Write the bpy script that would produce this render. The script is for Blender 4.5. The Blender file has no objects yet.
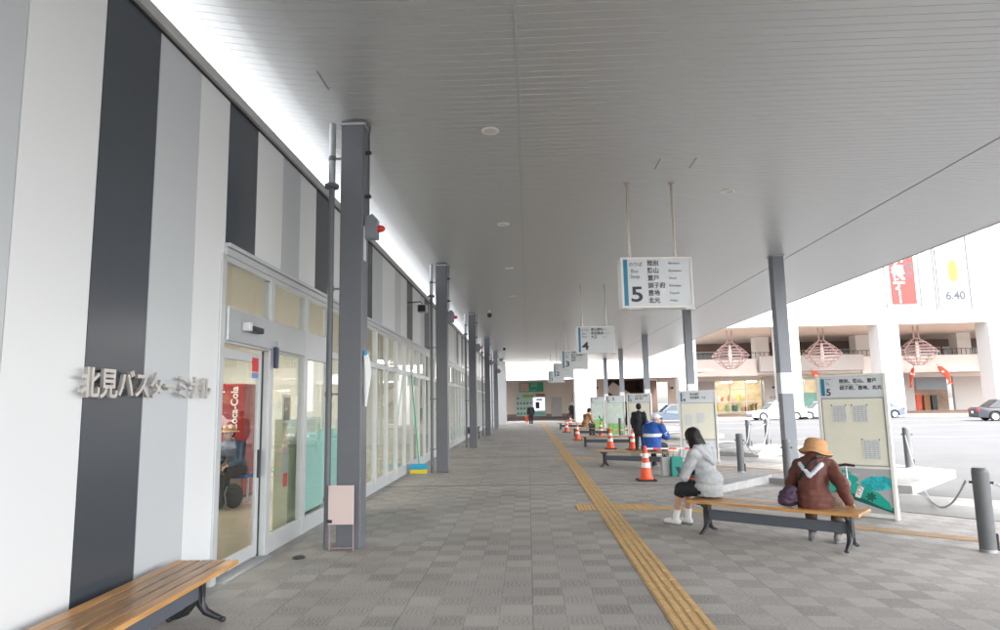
import bpy, math, random
from mathutils import Vector, Matrix, Euler, noise
random.seed(7)
R = math.radians
PI = math.pi
scn = bpy.context.scene
COL = scn.collection

# ------------------------------------------------------------------ materials
def principled(name):
    m = bpy.data.materials.new(name); m.use_nodes = True
    nt = m.node_tree; b = nt.nodes['Principled BSDF']
    return m, nt, b

def mat(name, col, rough=.5, metal=0., var=0., vs=3., bump=0., bs=40., spec=.5, coat=0., emit=0.):
    m, nt, b = principled(name)
    b.inputs['Roughness'].default_value = rough
    b.inputs['Metallic'].default_value = metal
    b.inputs['Specular IOR Level'].default_value = spec
    b.inputs['Base Color'].default_value = (*col, 1)
    if coat:
        b.inputs['Coat Weight'].default_value = coat
        b.inputs['Coat Roughness'].default_value = .08
    if emit:
        b.inputs['Emission Color'].default_value = (*col, 1)
        b.inputs['Emission Strength'].default_value = emit
    if var or bump:
        tc = nt.nodes.new('ShaderNodeTexCoord')
    if var:
        n = nt.nodes.new('ShaderNodeTexNoise'); n.inputs['Scale'].default_value = vs
        n.inputs['Detail'].default_value = 5; n.inputs['Roughness'].default_value = .65
        nt.links.new(tc.outputs['Object'], n.inputs['Vector'])
        mr = nt.nodes.new('ShaderNodeMapRange')
        mr.inputs['From Min'].default_value = .3; mr.inputs['From Max'].default_value = .7
        mr.inputs['To Min'].default_value = 1 - var; mr.inputs['To Max'].default_value = 1 + var
        nt.links.new(n.outputs['Fac'], mr.inputs['Value'])
        hs = nt.nodes.new('ShaderNodeHueSaturation'); hs.inputs['Color'].default_value = (*col, 1)
        nt.links.new(mr.outputs['Result'], hs.inputs['Value'])
        nt.links.new(hs.outputs['Color'], b.inputs['Base Color'])
        m2 = nt.nodes.new('ShaderNodeMapRange')
        m2.inputs['From Min'].default_value = .3; m2.inputs['From Max'].default_value = .7
        m2.inputs['To Min'].default_value = max(.02, rough - min(.08, var)); m2.inputs['To Max'].default_value = min(1, rough + min(.08, var))
        nt.links.new(n.outputs['Fac'], m2.inputs['Value'])
        nt.links.new(m2.outputs['Result'], b.inputs['Roughness'])
    if bump:
        n2 = nt.nodes.new('ShaderNodeTexNoise'); n2.inputs['Scale'].default_value = bs
        n2.inputs['Detail'].default_value = 4
        nt.links.new(tc.outputs['Object'], n2.inputs['Vector'])
        bp = nt.nodes.new('ShaderNodeBump'); bp.inputs['Strength'].default_value = bump
        bp.inputs['Distance'].default_value = .01
        nt.links.new(n2.outputs['Fac'], bp.inputs['Height'])
        nt.links.new(bp.outputs['Normal'], b.inputs['Normal'])
    return m

def glass_mat(name, tint=(.93, .96, .95), ior=1.5, gl=1.0):
    m = bpy.data.materials.new(name); m.use_nodes = True
    nt = m.node_tree; nt.nodes.clear()
    o = nt.nodes.new('ShaderNodeOutputMaterial'); mx = nt.nodes.new('ShaderNodeMixShader')
    t = nt.nodes.new('ShaderNodeBsdfTransparent'); t.inputs['Color'].default_value = (*tint, 1)
    g = nt.nodes.new('ShaderNodeBsdfGlossy'); g.inputs['Roughness'].default_value = .01
    g.inputs['Color'].default_value = (gl, gl, gl, 1)
    f = nt.nodes.new('ShaderNodeFresnel'); f.inputs['IOR'].default_value = ior
    ge = nt.nodes.new('ShaderNodeNewGeometry'); iv = nt.nodes.new('ShaderNodeMath'); iv.operation = 'SUBTRACT'
    iv.inputs[0].default_value = 1; nt.links.new(ge.outputs['Backfacing'], iv.inputs[1])
    ml = nt.nodes.new('ShaderNodeMath'); ml.operation = 'MULTIPLY'
    nt.links.new(f.outputs[0], ml.inputs[0]); nt.links.new(iv.outputs[0], ml.inputs[1])
    nt.links.new(ml.outputs[0], mx.inputs[0]); nt.links.new(t.outputs[0], mx.inputs[1])
    nt.links.new(g.outputs[0], mx.inputs[2]); nt.links.new(mx.outputs[0], o.inputs['Surface'])
    return m

def mth(nt, op, a, b=None, c=None):
    n = nt.nodes.new('ShaderNodeMath'); n.operation = op
    for i, v in enumerate((a, b, c)):
        if v is None: continue
        if isinstance(v, (int, float)): n.inputs[i].default_value = v
        else: nt.links.new(v, n.inputs[i])
    return n.outputs[0]

def paving_mat():
    m, nt, b = principled('paving')
    L = nt.links.new
    tc = nt.nodes.new('ShaderNodeTexCoord'); sp = nt.nodes.new('ShaderNodeSeparateXYZ')
    L(tc.outputs['Object'], sp.inputs[0])
    X, Y = sp.outputs[0], sp.outputs[1]
    T = .255
    u = mth(nt, 'DIVIDE', X, T); v = mth(nt, 'DIVIDE', Y, T)
    fu = mth(nt, 'FLOOR', u); fv = mth(nt, 'FLOOR', v)
    par = mth(nt, 'PINGPONG', mth(nt, 'ADD', fu, fv), 1.0)
    cu = mth(nt, 'SUBTRACT', u, fu); cv = mth(nt, 'SUBTRACT', v, fv)
    # joints
    ju = mth(nt, 'MINIMUM', cu, mth(nt, 'SUBTRACT', 1.0, cu))
    jv = mth(nt, 'MINIMUM', cv, mth(nt, 'SUBTRACT', 1.0, cv))
    joint = mth(nt, 'LESS_THAN', mth(nt, 'MINIMUM', ju, jv), .014)
    # every fourth joint stronger
    u4 = mth(nt, 'FRACT', mth(nt, 'DIVIDE', X, T * 4)); 
    big = mth(nt, 'LESS_THAN', mth(nt, 'MINIMUM', u4, mth(nt, 'SUBTRACT', 1.0, u4)), .008)
    # grooves inside dark tiles, running lengthways, broken by noise
    gn = nt.nodes.new('ShaderNodeTexNoise'); gn.inputs['Scale'].default_value = 14; gn.inputs['Detail'].default_value = 4
    L(tc.outputs['Object'], gn.inputs['Vector'])
    gr = mth(nt, 'FRACT', mth(nt, 'ADD', mth(nt, 'MULTIPLY', cu, 7.0), mth(nt, 'MULTIPLY', gn.outputs['Fac'], 2.4)))
    groove = mth(nt, 'LESS_THAN', gr, .40)
    edge = mth(nt, 'GREATER_THAN', jv, .12)
    leftside = nt.nodes.new('ShaderNodeMapRange'); leftside.inputs['From Min'].default_value = .6
    leftside.inputs['From Max'].default_value = 2.2; leftside.inputs['To Min'].default_value = 1; leftside.inputs['To Max'].default_value = .25
    L(X, leftside.inputs['Value'])
    groove = mth(nt, 'MULTIPLY', mth(nt, 'MULTIPLY', mth(nt, 'MULTIPLY', groove, edge), par), leftside.outputs['Result'])
    # tile to tile variation
    wn = nt.nodes.new('ShaderNodeTexWhiteNoise'); wn.noise_dimensions = '2D'
    cb = nt.nodes.new('ShaderNodeCombineXYZ'); L(fu, cb.inputs[0]); L(fv, cb.inputs[1]); L(cb.outputs[0], wn.inputs['Vector'])
    n1 = nt.nodes.new('ShaderNodeTexNoise'); n1.inputs['Scale'].default_value = .7; n1.inputs['Detail'].default_value = 6
    L(tc.outputs['Object'], n1.inputs['Vector'])
    n2 = nt.nodes.new('ShaderNodeTexNoise'); n2.inputs['Scale'].default_value = 60; n2.inputs['Detail'].default_value = 4
    L(tc.outputs['Object'], n2.inputs['Vector'])
    pc = nt.nodes.new('ShaderNodeMapRange'); pc.inputs['From Min'].default_value = -1.5; pc.inputs['From Max'].default_value = 2.5
    pc.inputs['To Min'].default_value = -.035; pc.inputs['To Max'].default_value = -.15; L(X, pc.inputs['Value'])
    val = mth(nt, 'MULTIPLY_ADD', par, pc.outputs['Result'], 1.04)
    val = mth(nt, 'ADD', val, mth(nt, 'MULTIPLY', mth(nt, 'SUBTRACT', wn.outputs['Value'], .5), .16))
    val = mth(nt, 'ADD', val, mth(nt, 'MULTIPLY', mth(nt, 'SUBTRACT', n1.outputs['Fac'], .5), .75))
    val = mth(nt, 'ADD', val, mth(nt, 'MULTIPLY', mth(nt, 'SUBTRACT', n2.outputs['Fac'], .5), .8))
    val = mth(nt, 'SUBTRACT', val, mth(nt, 'MULTIPLY', joint, .15))
    val = mth(nt, 'SUBTRACT', val, mth(nt, 'MULTIPLY', big, .13))
    val = mth(nt, 'SUBTRACT', val, mth(nt, 'MULTIPLY', groove, .20))
    # drain stains: a few dark spots
    n3 = nt.nodes.new('ShaderNodeTexNoise'); n3.inputs['Scale'].default_value = 1.3; n3.inputs['Detail'].default_value = 3
    L(tc.outputs['Object'], n3.inputs['Vector'])
    spot = nt.nodes.new('ShaderNodeMapRange'); spot.inputs['From Min'].default_value = .70; spot.inputs['From Max'].default_value = .78
    spot.inputs['To Max'].default_value = .25; L(n3.outputs['Fac'], spot.inputs['Value'])
    val = mth(nt, 'SUBTRACT', val, spot.outputs['Result'])
    hs = nt.nodes.new('ShaderNodeHueSaturation'); hs.inputs['Color'].default_value = (.345, .322, .296, 1)
    L(val, hs.inputs['Value']); L(hs.outputs[0], b.inputs['Base Color'])
    b.inputs['Roughness'].default_value = .62
    bp = nt.nodes.new('ShaderNodeBump'); bp.inputs['Strength'].default_value = .5; bp.inputs['Distance'].default_value = .004
    L(mth(nt, 'SUBTRACT', 1.0, mth(nt, 'ADD', mth(nt, 'MULTIPLY', groove, .6), mth(nt, 'MAXIMUM', joint, big))), bp.inputs['Height'])
    L(bp.outputs[0], b.inputs['Normal'])
    return m

def wood_mat(name, c1, c2, axis_scale=(3, 40, 40)):
    m, nt, b = principled(name); L = nt.links.new
    tc = nt.nodes.new('ShaderNodeTexCoord'); mp = nt.nodes.new('ShaderNodeMapping')
    mp.inputs['Scale'].default_value = axis_scale; L(tc.outputs['Object'], mp.inputs['Vector'])
    n = nt.nodes.new('ShaderNodeTexNoise'); n.inputs['Scale'].default_value = 1; n.inputs['Detail'].default_value = 6
    n.inputs['Distortion'].default_value = .6
    L(mp.outputs[0], n.inputs['Vector'])
    cr = nt.nodes.new('ShaderNodeValToRGB')
    cr.color_ramp.elements[0].position = .33; cr.color_ramp.elements[0].color = (*c1, 1)
    cr.color_ramp.elements[1].position = .68; cr.color_ramp.elements[1].color = (*c2, 1)
    L(n.outputs['Fac'], cr.inputs['Fac']); L(cr.outputs[0], b.inputs['Base Color'])
    b.inputs['Roughness'].default_value = .32
    bp = nt.nodes.new('ShaderNodeBump'); bp.inputs['Strength'].default_value = .25; bp.inputs['Distance'].default_value = .002
    L(n.outputs['Fac'], bp.inputs['Height']); L(bp.outputs[0], b.inputs['Normal'])
    return m

def lit(name, col, s):  # something that gives off light
    m = bpy.data.materials.new(name); m.use_nodes = True; nt = m.node_tree; nt.nodes.clear()
    o = nt.nodes.new('ShaderNodeOutputMaterial'); e = nt.nodes.new('ShaderNodeEmission')
    e.inputs[0].default_value = (*col, 1); e.inputs[1].default_value = s
    nt.links.new(e.outputs[0], o.inputs['Surface']); return m

M = dict(
    paving=paving_mat(),
    asphalt=mat('road_surface', (.108, .108, .110), .9, var=.12, vs=.35, bump=.3, bs=120, spec=.06),
    concrete=mat('concrete', (.24, .235, .225), .85, var=.16, vs=1.2, bump=.2, bs=80, spec=.1),
    kerbwhite=mat('kerb_paint', (.36, .355, .35), .8, var=.16, vs=4, bump=.2, bs=60, spec=.1),
    linewhite=mat('road_paint', (.30, .30, .295), .8, var=.15, vs=6, spec=.1),
    tactile=mat('tactile_tile', (.56, .36, .155), .6, var=.16, vs=7, bump=.2, bs=90),
    tactile2=mat('tactile_worn', (.42, .29, .17), .65, var=.15, vs=5),
    soffit=mat('soffit_panel', (.49, .495, .49), .38, metal=.4, spec=.5),
    seam=mat('seam_metal', (.25, .25, .25), .5),
    white=mat('cladding_white', (.71, .725, .735), .28),
    grey=mat('cladding_grey', (.50, .525, .545), .28),
    dark=mat('cladding_charcoal', (.052, .061, .073), .2),
    flash=mat('flashing', (.42, .42, .41), .4, var=.05, vs=3),
    black=mat('black_iron', (.022, .024, .028), .4, var=.2, vs=9, bump=.2, bs=70),
    gasket=mat('gasket', (.02, .02, .02), .6),
    alu=mat('window_aluminium', (.54, .56, .57), .35, metal=.25, var=.03, vs=4),
    alu2=mat('header_aluminium', (.50, .52, .54), .35, metal=.45, var=.03, vs=4),
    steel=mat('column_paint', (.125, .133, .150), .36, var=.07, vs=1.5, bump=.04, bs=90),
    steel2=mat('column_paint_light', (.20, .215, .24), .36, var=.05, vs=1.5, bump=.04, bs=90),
    bollard=mat('bollard_paint', (.12, .125, .13), .4, var=.08, vs=6),
    pipe=mat('pipe_paint', (.12, .13, .145), .45, var=.12, vs=4),
    galv=mat('galvanised', (.40, .41, .42), .42, metal=.6, var=.1, vs=9),
    rod=mat('sign_rod', (.50, .45, .38), .35, metal=.5),
    glass=glass_mat('window_glass'),
    roofwhite=mat('roof_white', (.74, .74, .73), .7, var=.03, vs=1),
    slab=mat('roof_slab', (.72, .72, .70), .8),
    cream=mat('room_wall', (.62, .61, .56), .6, var=.02, vs=1),
    roomfloor=mat('room_floor', (.52, .44, .33), .14, var=.04, vs=2),
    bench=wood_mat('bench_slat', (.24, .13, .055), (.50, .29, .13)),
    bench2=wood_mat('bench_edge', (.42, .20, .06), (.62, .33, .11)),
    beam=mat('beam_paint', (.09, .10, .12), .4, var=.06, vs=4),
    signwhite=mat('sign_face', (.62, .65, .67), .35, var=.02, vs=3),
    signframe=mat('sign_frame', (.74, .72, .68), .35, var=.06, vs=6),
    signblue=mat('sign_blue', (.012, .20, .33), .4),
    ink=mat('lettering_dark', (.035, .04, .05), .5),
    inkgrey=mat('lettering_grey', (.18, .19, .20), .5),
    letter=mat('metal_letters', (.55, .53, .50), .35, metal=.4),
    paper=mat('paper', (.62, .64, .63), .7, var=.08, vs=30),
    beige=mat('timetable_back', (.74, .72, .60), .5, var=.03, vs=3),
    orange=mat('cone_orange', (.78, .085, .02), .45, var=.08, vs=10),
    reflect=mat('cone_white', (.78, .77, .74), .45),
    red=mat('red_paint', (.62, .03, .03), .4),
    flagred=mat('flag_red', (.75, .10, .05), .6, var=.1, vs=5),
    skin=mat('skin', (.52, .31, .22), .5, var=.05, vs=14),
    hair=mat('hair_dark', (.010, .008, .008), .55, spec=.3, bump=.6, bs=120),
    hairgrey=mat('hair_grey', (.30, .29, .28), .55, bump=.5, bs=120),
    hoodie=mat('hoodie_cloth', (.42, .43, .44), .9, var=.09, vs=26, bump=.35, bs=60),
    shorts=mat('black_cloth', (.02, .022, .026), .85, var=.2, vs=9, bump=.3, bs=70),
    denim=mat('blue_cloth', (.012, .075, .33), .7, var=.12, vs=8, bump=.3, bs=50),
    maroon=mat('maroon_cloth', (.115, .034, .022), .68, var=.22, vs=11, bump=.5, bs=45),
    brown=mat('brown_cloth', (.12, .075, .05), .85, var=.12, vs=10, bump=.3, bs=60),
    tan=mat('hat_straw', (.50, .27, .12), .85, var=.1, vs=30, bump=.4, bs=120),
    camel=mat('camel_coat', (.33, .17, .08), .8, var=.1, vs=8),
    purple=mat('bag_purple', (.06, .03, .06), .5, var=.35, vs=18, bump=.5, bs=40),
    whitecloth=mat('white_cloth', (.72, .72, .73), .8, var=.05, vs=9),
    shoe=mat('white_shoe', (.68, .67, .64), .6, var=.06, vs=12),
    shoegrey=mat('grey_shoe', (.22, .21, .20), .7, var=.4, vs=20),
    scarf=mat('scarf_cloth', (.55, .60, .66), .8, var=.1, vs=12),
    sole=mat('shoe_sole', (.20, .20, .20), .7),
    rubber=mat('black_rubber', (.02, .02, .02), .6),
    tealp=mat('poster_teal', (.01, .36, .28), .4, var=.25, vs=6),
    tealb=mat('poster_blue_green', (.02, .42, .45), .4, var=.5, vs=22),
    postergrey=mat('poster_grey', (.40, .41, .41), .4, var=.08, vs=3),
    deepgreen=mat('poster_deep_green', (.01, .10, .07), .4, var=.3, vs=9),
    green=mat('green_board', (.03, .42, .22), .5, var=.05, vs=2),
    lime=mat('map_green', (.25, .55, .16), .5, var=.25, vs=9),
    mapmix=mat('map_pale', (.58, .68, .60), .5, var=.22, vs=12),
    pink=mat('panel_pink', (.62, .50, .48), .45, var=.03, vs=4),
    storewhite=mat('store_render', (.52, .515, .505), .6, var=.02, vs=.3),
    storecream=mat('store_cream', (.78, .75, .72), .6, var=.03, vs=.3),
    storetan=mat('store_tan', (.80, .70, .62), .65, var=.05, vs=.4),
    soffittan=mat('store_soffit', (.70, .62, .55), .7, var=.05, vs=.5),
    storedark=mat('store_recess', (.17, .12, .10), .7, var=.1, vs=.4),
    brick=mat('brick_pink', (.36, .22, .19), .7, var=.06, vs=.5),
    sidewalk=mat('sidewalk_red', (.46, .34, .28), .7, var=.08, vs=.6),
    chand=mat('lantern_frame', (.42, .29, .27), .5),
    tealglass=mat('shop_teal', (.22, .52, .46), .25, var=.08, vs=.6),
    shopglass=mat('shop_glass', (.35, .30, .22), .12, var=.45, vs=1.2),
    carwhite=mat('car_white', (.50, .50, .50), .35),
    cardark=mat('car_grey', (.022, .024, .03), .4),
    carsilver=mat('car_silver', (.06, .08, .11), .4),
    cartint=mat('car_glass', (.03, .04, .045), .06),
    cartint2=mat('car_glass_pale', (.10, .13, .135), .15),
    tyre=mat('tyre', (.02, .02, .02), .7),
    rim=mat('rim', (.55, .56, .58), .3, metal=.5),
    lampred=mat('tail_lamp', (.5, .02, .03), .2),
    leaf=mat('leaf', (.05, .10, .03), .6, var=.3, vs=9),
    teal=mat('teal_bag', (.03, .27, .22), .7, var=.1, vs=8),
    cyan=mat('broom_blue', (.02, .33, .55), .6),
    yellow=mat('broom_yellow', (.65, .55, .04), .6),
    broomgreen=mat('broom_green', (.03, .42, .22), .5),
    lamp=lit('lamp_glow', (1, .96, .88), 3.0),
    tube=lit('tube_glow', (1, .96, .88), 9.0),
    screen=lit('screen_glow', (.70, .72, .9), .22),
)

# ------------------------------------------------------------------ mesh builder
class MB:
    def __init__(s): s.v = []; s.f = []; s.sm = []
    def add(s, vs, fs, sm=False):
        n = len(s.v); s.v += [tuple(v) for v in vs]
        s.f += [tuple(i + n for i in f) for f in fs]; s.sm += [sm] * len(fs); return s
    def box(s, x0, x1, y0, y1, z0, z1, mt=None):
        vs = [Vector((x, y, z)) for z in (z0, z1) for x, y in ((x0, y0), (x1, y0), (x1, y1), (x0, y1))]
        if mt is not None: vs = [mt @ v for v in vs]
        return s.add(vs, [(0, 3, 2, 1), (4, 5, 6, 7), (0, 1, 5, 4), (1, 2, 6, 5), (2, 3, 7, 6), (3, 0, 4, 7)])
    def bar(s, p, q, w, h):  # rectangular bar from p to q
        p = Vector(p); q = Vector(q); d = (q - p); L = d.length; d.normalize()
        up = Vector((0, 0, 1)) if abs(d.z) < .95 else Vector((0, 1, 0))
        a = d.cross(up).normalized(); b = a.cross(d).normalized()
        vs = [c + a * (w / 2 * i) + b * (h / 2 * j) for c in (p, q) for i, j in ((-1, -1), (1, -1), (1, 1), (-1, 1))]
        return s.add(vs, [(0, 1, 2, 3), (7, 6, 5, 4), (0, 4, 5, 1), (1, 5, 6, 2), (2, 6, 7, 3), (3, 7, 4, 0)])
    def tube(s, pts, r, n=10, cap=True):
        pts = [Vector(p) for p in pts]; rs = r if isinstance(r, (list, tuple)) else [r] * len(pts)
        rings = []; prev = None
        for i, p in enumerate(pts):
            d = (pts[min(i + 1, len(pts) - 1)] - pts[max(i - 1, 0)]).normalized()
            if prev is None:
                a = d.cross(Vector((0, 0, 1)) if abs(d.z) < .9 else Vector((1, 0, 0))).normalized()
            else:
                a = (prev - d * prev.dot(d)).normalized()
            prev = a; b = d.cross(a)
            rings.append([p + (a * math.cos(2 * PI * k / n) + b * math.sin(2 * PI * k / n)) * rs[i] for k in range(n)])
        vs = [v for g in rings for v in g]; fs = []
        for i in range(len(pts) - 1):
            for k in range(n):
                k2 = (k + 1) % n; fs.append((i * n + k, i * n + k2, (i + 1) * n + k2, (i + 1) * n + k))
        s.add(vs, fs, True)
        if cap:
            s.add(rings[0], [tuple(range(n))[::-1]]); s.add(rings[-1], [tuple(range(n))])
        return s
    def lathe(s, prof, n=20, c=(0, 0, 0), axis='z'):  # prof: (r, z)
        vs = []; fs = []
        for r, z in prof:
            for k in range(n):
                a = 2 * PI * k / n; x, y = r * math.cos(a), r * math.sin(a)
                v = (x, y, z) if axis == 'z' else ((x, z, y) if axis == 'y' else (z, x, y))
                vs.append((v[0] + c[0], v[1] + c[1], v[2] + c[2]))
        for i in range(len(prof) - 1):
            for k in range(n):
                k2 = (k + 1) % n; fs.append((i * n + k, i * n + k2, (i + 1) * n + k2, (i + 1) * n + k))
        m = len(prof)
        s.add(vs, fs, True)
        s.add(vs[:n], [tuple(range(n))[::-1]]); s.add(vs[-n:], [tuple(range(n))])
        return s
    def prism(s, poly, z0, z1):  # poly in xy, extruded in z
        n = len(poly)
        vs = [(x, y, z0) for x, y in poly] + [(x, y, z1) for x, y in poly]
        return s.add(vs, [tuple(range(n))[::-1], tuple(range(n, 2 * n))] + [(i, (i + 1) % n, n + (i + 1) % n, n + i) for i in range(n)])
    def prismx(s, poly, x0, x1):  # poly in (y, z), extruded along x
        n = len(poly)
        vs = [(x0, y, z) for y, z in poly] + [(x1, y, z) for y, z in poly]
        return s.add(vs, [tuple(range(n))[::-1], tuple(range(n, 2 * n))] + [(i, (i + 1) % n, n + (i + 1) % n, n + i) for i in range(n)])
    def prismy(s, poly, y0, y1):  # poly in (x, z)
        n = len(poly)
        vs = [(x, y0, z) for x, z in poly] + [(x, y1, z) for x, z in poly]
        return s.add(vs, [tuple(range(n)), tuple(range(n, 2 * n))[::-1]] + [((i + 1) % n, i, n + i, n + (i + 1) % n) for i in range(n)])
    def quad(s, a, b, c, d): return s.add([a, b, c, d], [(0, 1, 2, 3)])
    def ball(s, c, r, n=12, sc=(1, 1, 1)):
        pr = [(max(1e-4, r * math.sin(PI * i / n)), -r * math.cos(PI * i / n)) for i in range(n + 1)]
        t = MB().lathe(pr, n * 2 if n < 12 else 20)
        return s.add([(v[0] * sc[0] + c[0], v[1] * sc[1] + c[1], v[2] * sc[2] + c[2]) for v in t.v], t.f, True)
    def mesh(s, name):
        me = bpy.data.meshes.new(name); me.from_pydata(s.v, [], s.f); me.update()
        me.polygons.foreach_set('use_smooth', s.sm)
        if any(s.sm) and not all(s.sm): me.set_sharp_from_angle(angle=R(40))
        elif any(s.sm): me.set_sharp_from_angle(angle=R(50))
        return me

def link(name, me, m, parent=None, bevel=0.):
    o = bpy.data.objects.new(name, me); COL.objects.link(o)
    if m is not None:
        me.materials.clear(); me.materials.append(m)
    if parent is not None: o.parent = parent
    if bevel:
        b = o.modifiers.new('bevel', 'BEVEL'); b.width = bevel; b.segments = 2; b.limit_method = 'ANGLE'; b.angle_limit = R(50)
        b.harden_normals = False
    return o
def part(name, mb, m, parent, label=None, bevel=0.):
    o = link(name, mb.mesh(name), m, parent, bevel)
    if label: o['label'] = label
    return o
def thing(name, label, cat, loc=(0, 0, 0), rz=0., group=None):
    o = bpy.data.objects.new(name, None); COL.objects.link(o); o.empty_display_size = .2
    o.location = loc; o.rotation_euler = (0, 0, rz); o['label'] = label; o['category'] = cat
    if group: o['group'] = group
    return o
def solo(name, mb, m, label, cat, group=None, bevel=0., loc=(0, 0, 0), rz=0.):
    o = link(name, mb.mesh(name), m, None, bevel); o['label'] = label; o['category'] = cat
    o.location = loc; o.rotation_euler = (0, 0, rz)
    if group: o['group'] = group
    return o
def struct(name, mb, m, bevel=0.):
    o = link(name, mb.mesh(name), m, None, bevel); o['kind'] = 'structure'; return o
def copy_tree(o, loc=None, rz=None, label=None, parent=None):
    c = o.copy(); COL.objects.link(c)
    if parent is not None: c.parent = parent
    if loc is not None: c.location = loc
    if rz is not None: c.rotation_euler = (0, 0, rz)
    if label: c['label'] = label
    for ch in list(o.children): copy_tree(ch, parent=c)
    return c

def text_mesh(body, size=1., sx=1., bold=0., ext=0., align='LEFT'):
    cu = bpy.data.curves.new('t', 'FONT'); cu.body = body; cu.size = size; cu.offset = bold
    cu.extrude = ext; cu.align_x = align; cu.align_y = 'CENTER'; cu.resolution_u = 4; cu.space_line = .95
    o = bpy.data.objects.new('t', cu); COL.objects.link(o)
    dg = bpy.context.evaluated_depsgraph_get(); dg.update()
    me = bpy.data.meshes.new_from_object(o.evaluated_get(dg))
    bpy.data.objects.remove(o); bpy.data.curves.remove(cu)
    for v in me.vertices: v.co.x *= sx
    return me
def text(body, m, parent, pos, size, face='-y', sx=1., bold=0., ext=0.002, align='LEFT', name='lettering', ang=0.):
    me = text_mesh(body, size, sx, bold, ext, align)
    if face == '-y': mt = Matrix.Rotation(PI / 2, 4, 'X')
    elif face == '+x': mt = Matrix.Rotation(PI / 2, 4, 'Z') @ Matrix.Rotation(PI / 2, 4, 'X')
    if ang: mt = mt @ Matrix.Rotation(ang, 4, 'Z')
    me.transform(Matrix.Translation(Vector(pos)) @ mt)
    return link(name, me, m, parent)

ORD = ['nearest', 'second nearest', 'third', 'fourth', 'fifth', 'sixth', 'seventh', 'eighth']
def gz(x): return 0. if x < 1.4 else (-.027 * (x - 1.4) if x < 6.2 else -.13)

# ------------------------------------------------------------------ ground
struct('ground', MB().quad((-400, -400, -.15), (400, -400, -.15), (400, 500, -.15), (-400, 500, -.15)), M['asphalt'])
mb = MB()
xs = [-10.2, -6, -2.95, 1.4, 3, 4.6, 6.2, 6.9]
for a, b in zip(xs[:-1], xs[1:]):
    mb.quad((a, -9, gz(a)), (b, -9, gz(b)), (b, 79.9, gz(b)), (a, 79.9, gz(a)))
struct('pavement', mb, M['paving'])
# expansion joints across the pavement
mb = MB()
for y in (13.5, 20.6, 29.4, 38.5, 47.8):
    for a, b in zip(xs[2:-1], xs[3:]):
        mb.quad((a, y, gz(a) + .003), (b, y, gz(b) + .003), (b, y + .10, gz(b) + .003), (a, y + .10, gz(a) + .003))
struct('pavement_joint', mb, mat('joint_dark', (.16, .145, .13), .8, var=.2, vs=5))
# concrete apron + white line along the bay edges
def strip(mbb, p, q, w, dz, n=10):
    p = Vector(p); q = Vector(q); d = (q - p).normalized(); s_ = Vector((-d.y, d.x)) * w / 2
    for i in range(n):
        a = p.lerp(q, i / n); b = p.lerp(q, (i + 1) / n)
        mbb.add([(v.x, v.y, gz(v.x) + dz) for v in (a - s_, b - s_, b + s_, a + s_)], [(0, 1, 2, 3)])
apron = MB(); line = MB()
for k in range(6):
    oy = 9.1 * k
    pts = [(5.15, 11.05 + oy), (6.9, 9.45 + oy), (6.9, 12.2 + oy), (4.9, 13.7 + oy)]
    strip(line, (4.5, 11.55 + oy), (7.4, 9.0 + oy), .09, .010)
    strip(line, (5.2, 12.75 + oy), (8.4, 10.05 + oy), .55, .009)
    for i in range(8):
        a = Vector((4.55, 11.6 + oy)).lerp(Vector((7.4, 9.1 + oy)), i / 8); b = Vector((4.55, 11.6 + oy)).lerp(Vector((7.4, 9.1 + oy)), (i + 1) / 8)
        c = a + Vector((1.3, 1.6)); d = b + Vector((1.3, 1.6))
        apron.add([(v.x, v.y, gz(v.x) + .006) for v in (a, b, d, c)], [(0, 1, 2, 3)])
struct('bay_apron', apron, M['concrete'])
struct('bay_line', line, M['linewhite'])

# tactile paving: long strip with four ribs
def tactile(name, p, q, w, ribs, m, base=.004, tile=.3):
    b = MB(); p = Vector(p); q = Vector(q); d = q - p; L = d.length; d.normalize(); s_ = Vector((-d.y, d.x))
    n = int(L / tile)
    for i in range(n):
        a = p + d * (i * tile + .003); e = p + d * ((i + 1) * tile - .003)
        z = lambda v: gz(v.x)
        c = [a - s_ * w / 2, e - s_ * w / 2, e + s_ * w / 2, a + s_ * w / 2]
        b.add([(v.x, v.y, z(v) + base) for v in c], [(0, 1, 2, 3)])
        for k in range(ribs):
            o = -w / 2 + w * (k + .5) / ribs
            rw = w / ribs * .30
            a2 = a + d * .008; e2 = e - d * .008
            cc = [a2 + s_ * (o - rw), e2 + s_ * (o - rw), e2 + s_ * (o + rw), a2 + s_ * (o + rw)]
            lo = [(v.x, v.y, z(v) + base) for v in cc]; 
            cc2 = [a2 + s_ * (o - rw * .7), e2 + s_ * (o - rw * .7), e2 + s_ * (o + rw * .7), a2 + s_ * (o + rw * .7)]
            hi = [(v.x, v.y, z(v) + base + .006) for v in cc2]
            b.add(lo + hi, [(4, 5, 6, 7), (0, 1, 5, 4), (1, 2, 6, 5), (2, 3, 7, 6), (3, 0, 4, 7)])
    return struct(name, b, m)
tactile('tactile_path', (1.145, -6), (1.145, 58), .30, 4, M['tactile'])
mb = MB()
tl = []
for k in range(5):
    oy = 9.1 * k
    # warning tiles where the branch meets the strip
    for (x0, x1) in ((.70, .99), (1.30, 1.60), (1.605, 1.90)):
        for yy in (10.30, 10.605):
            y = yy + oy
            mb.add([(x, y_, gz(x) + .004) for x, y_ in ((x0, y), (x1, y), (x1, y + .30), (x0, y + .30))], [(0, 1, 2, 3)])
            if k < 2:
                for i in range(5):
                    for j in range(5):
                        cx, cy = x0 + .03 + i * .057, y + .03 + j * .06
                        mb.box(cx - .014, cx + .014, cy - .014, cy + .014, gz(cx) + .004, gz(cx) + .009)
struct('tactile_crossing', mb, M['tactile'])
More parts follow.
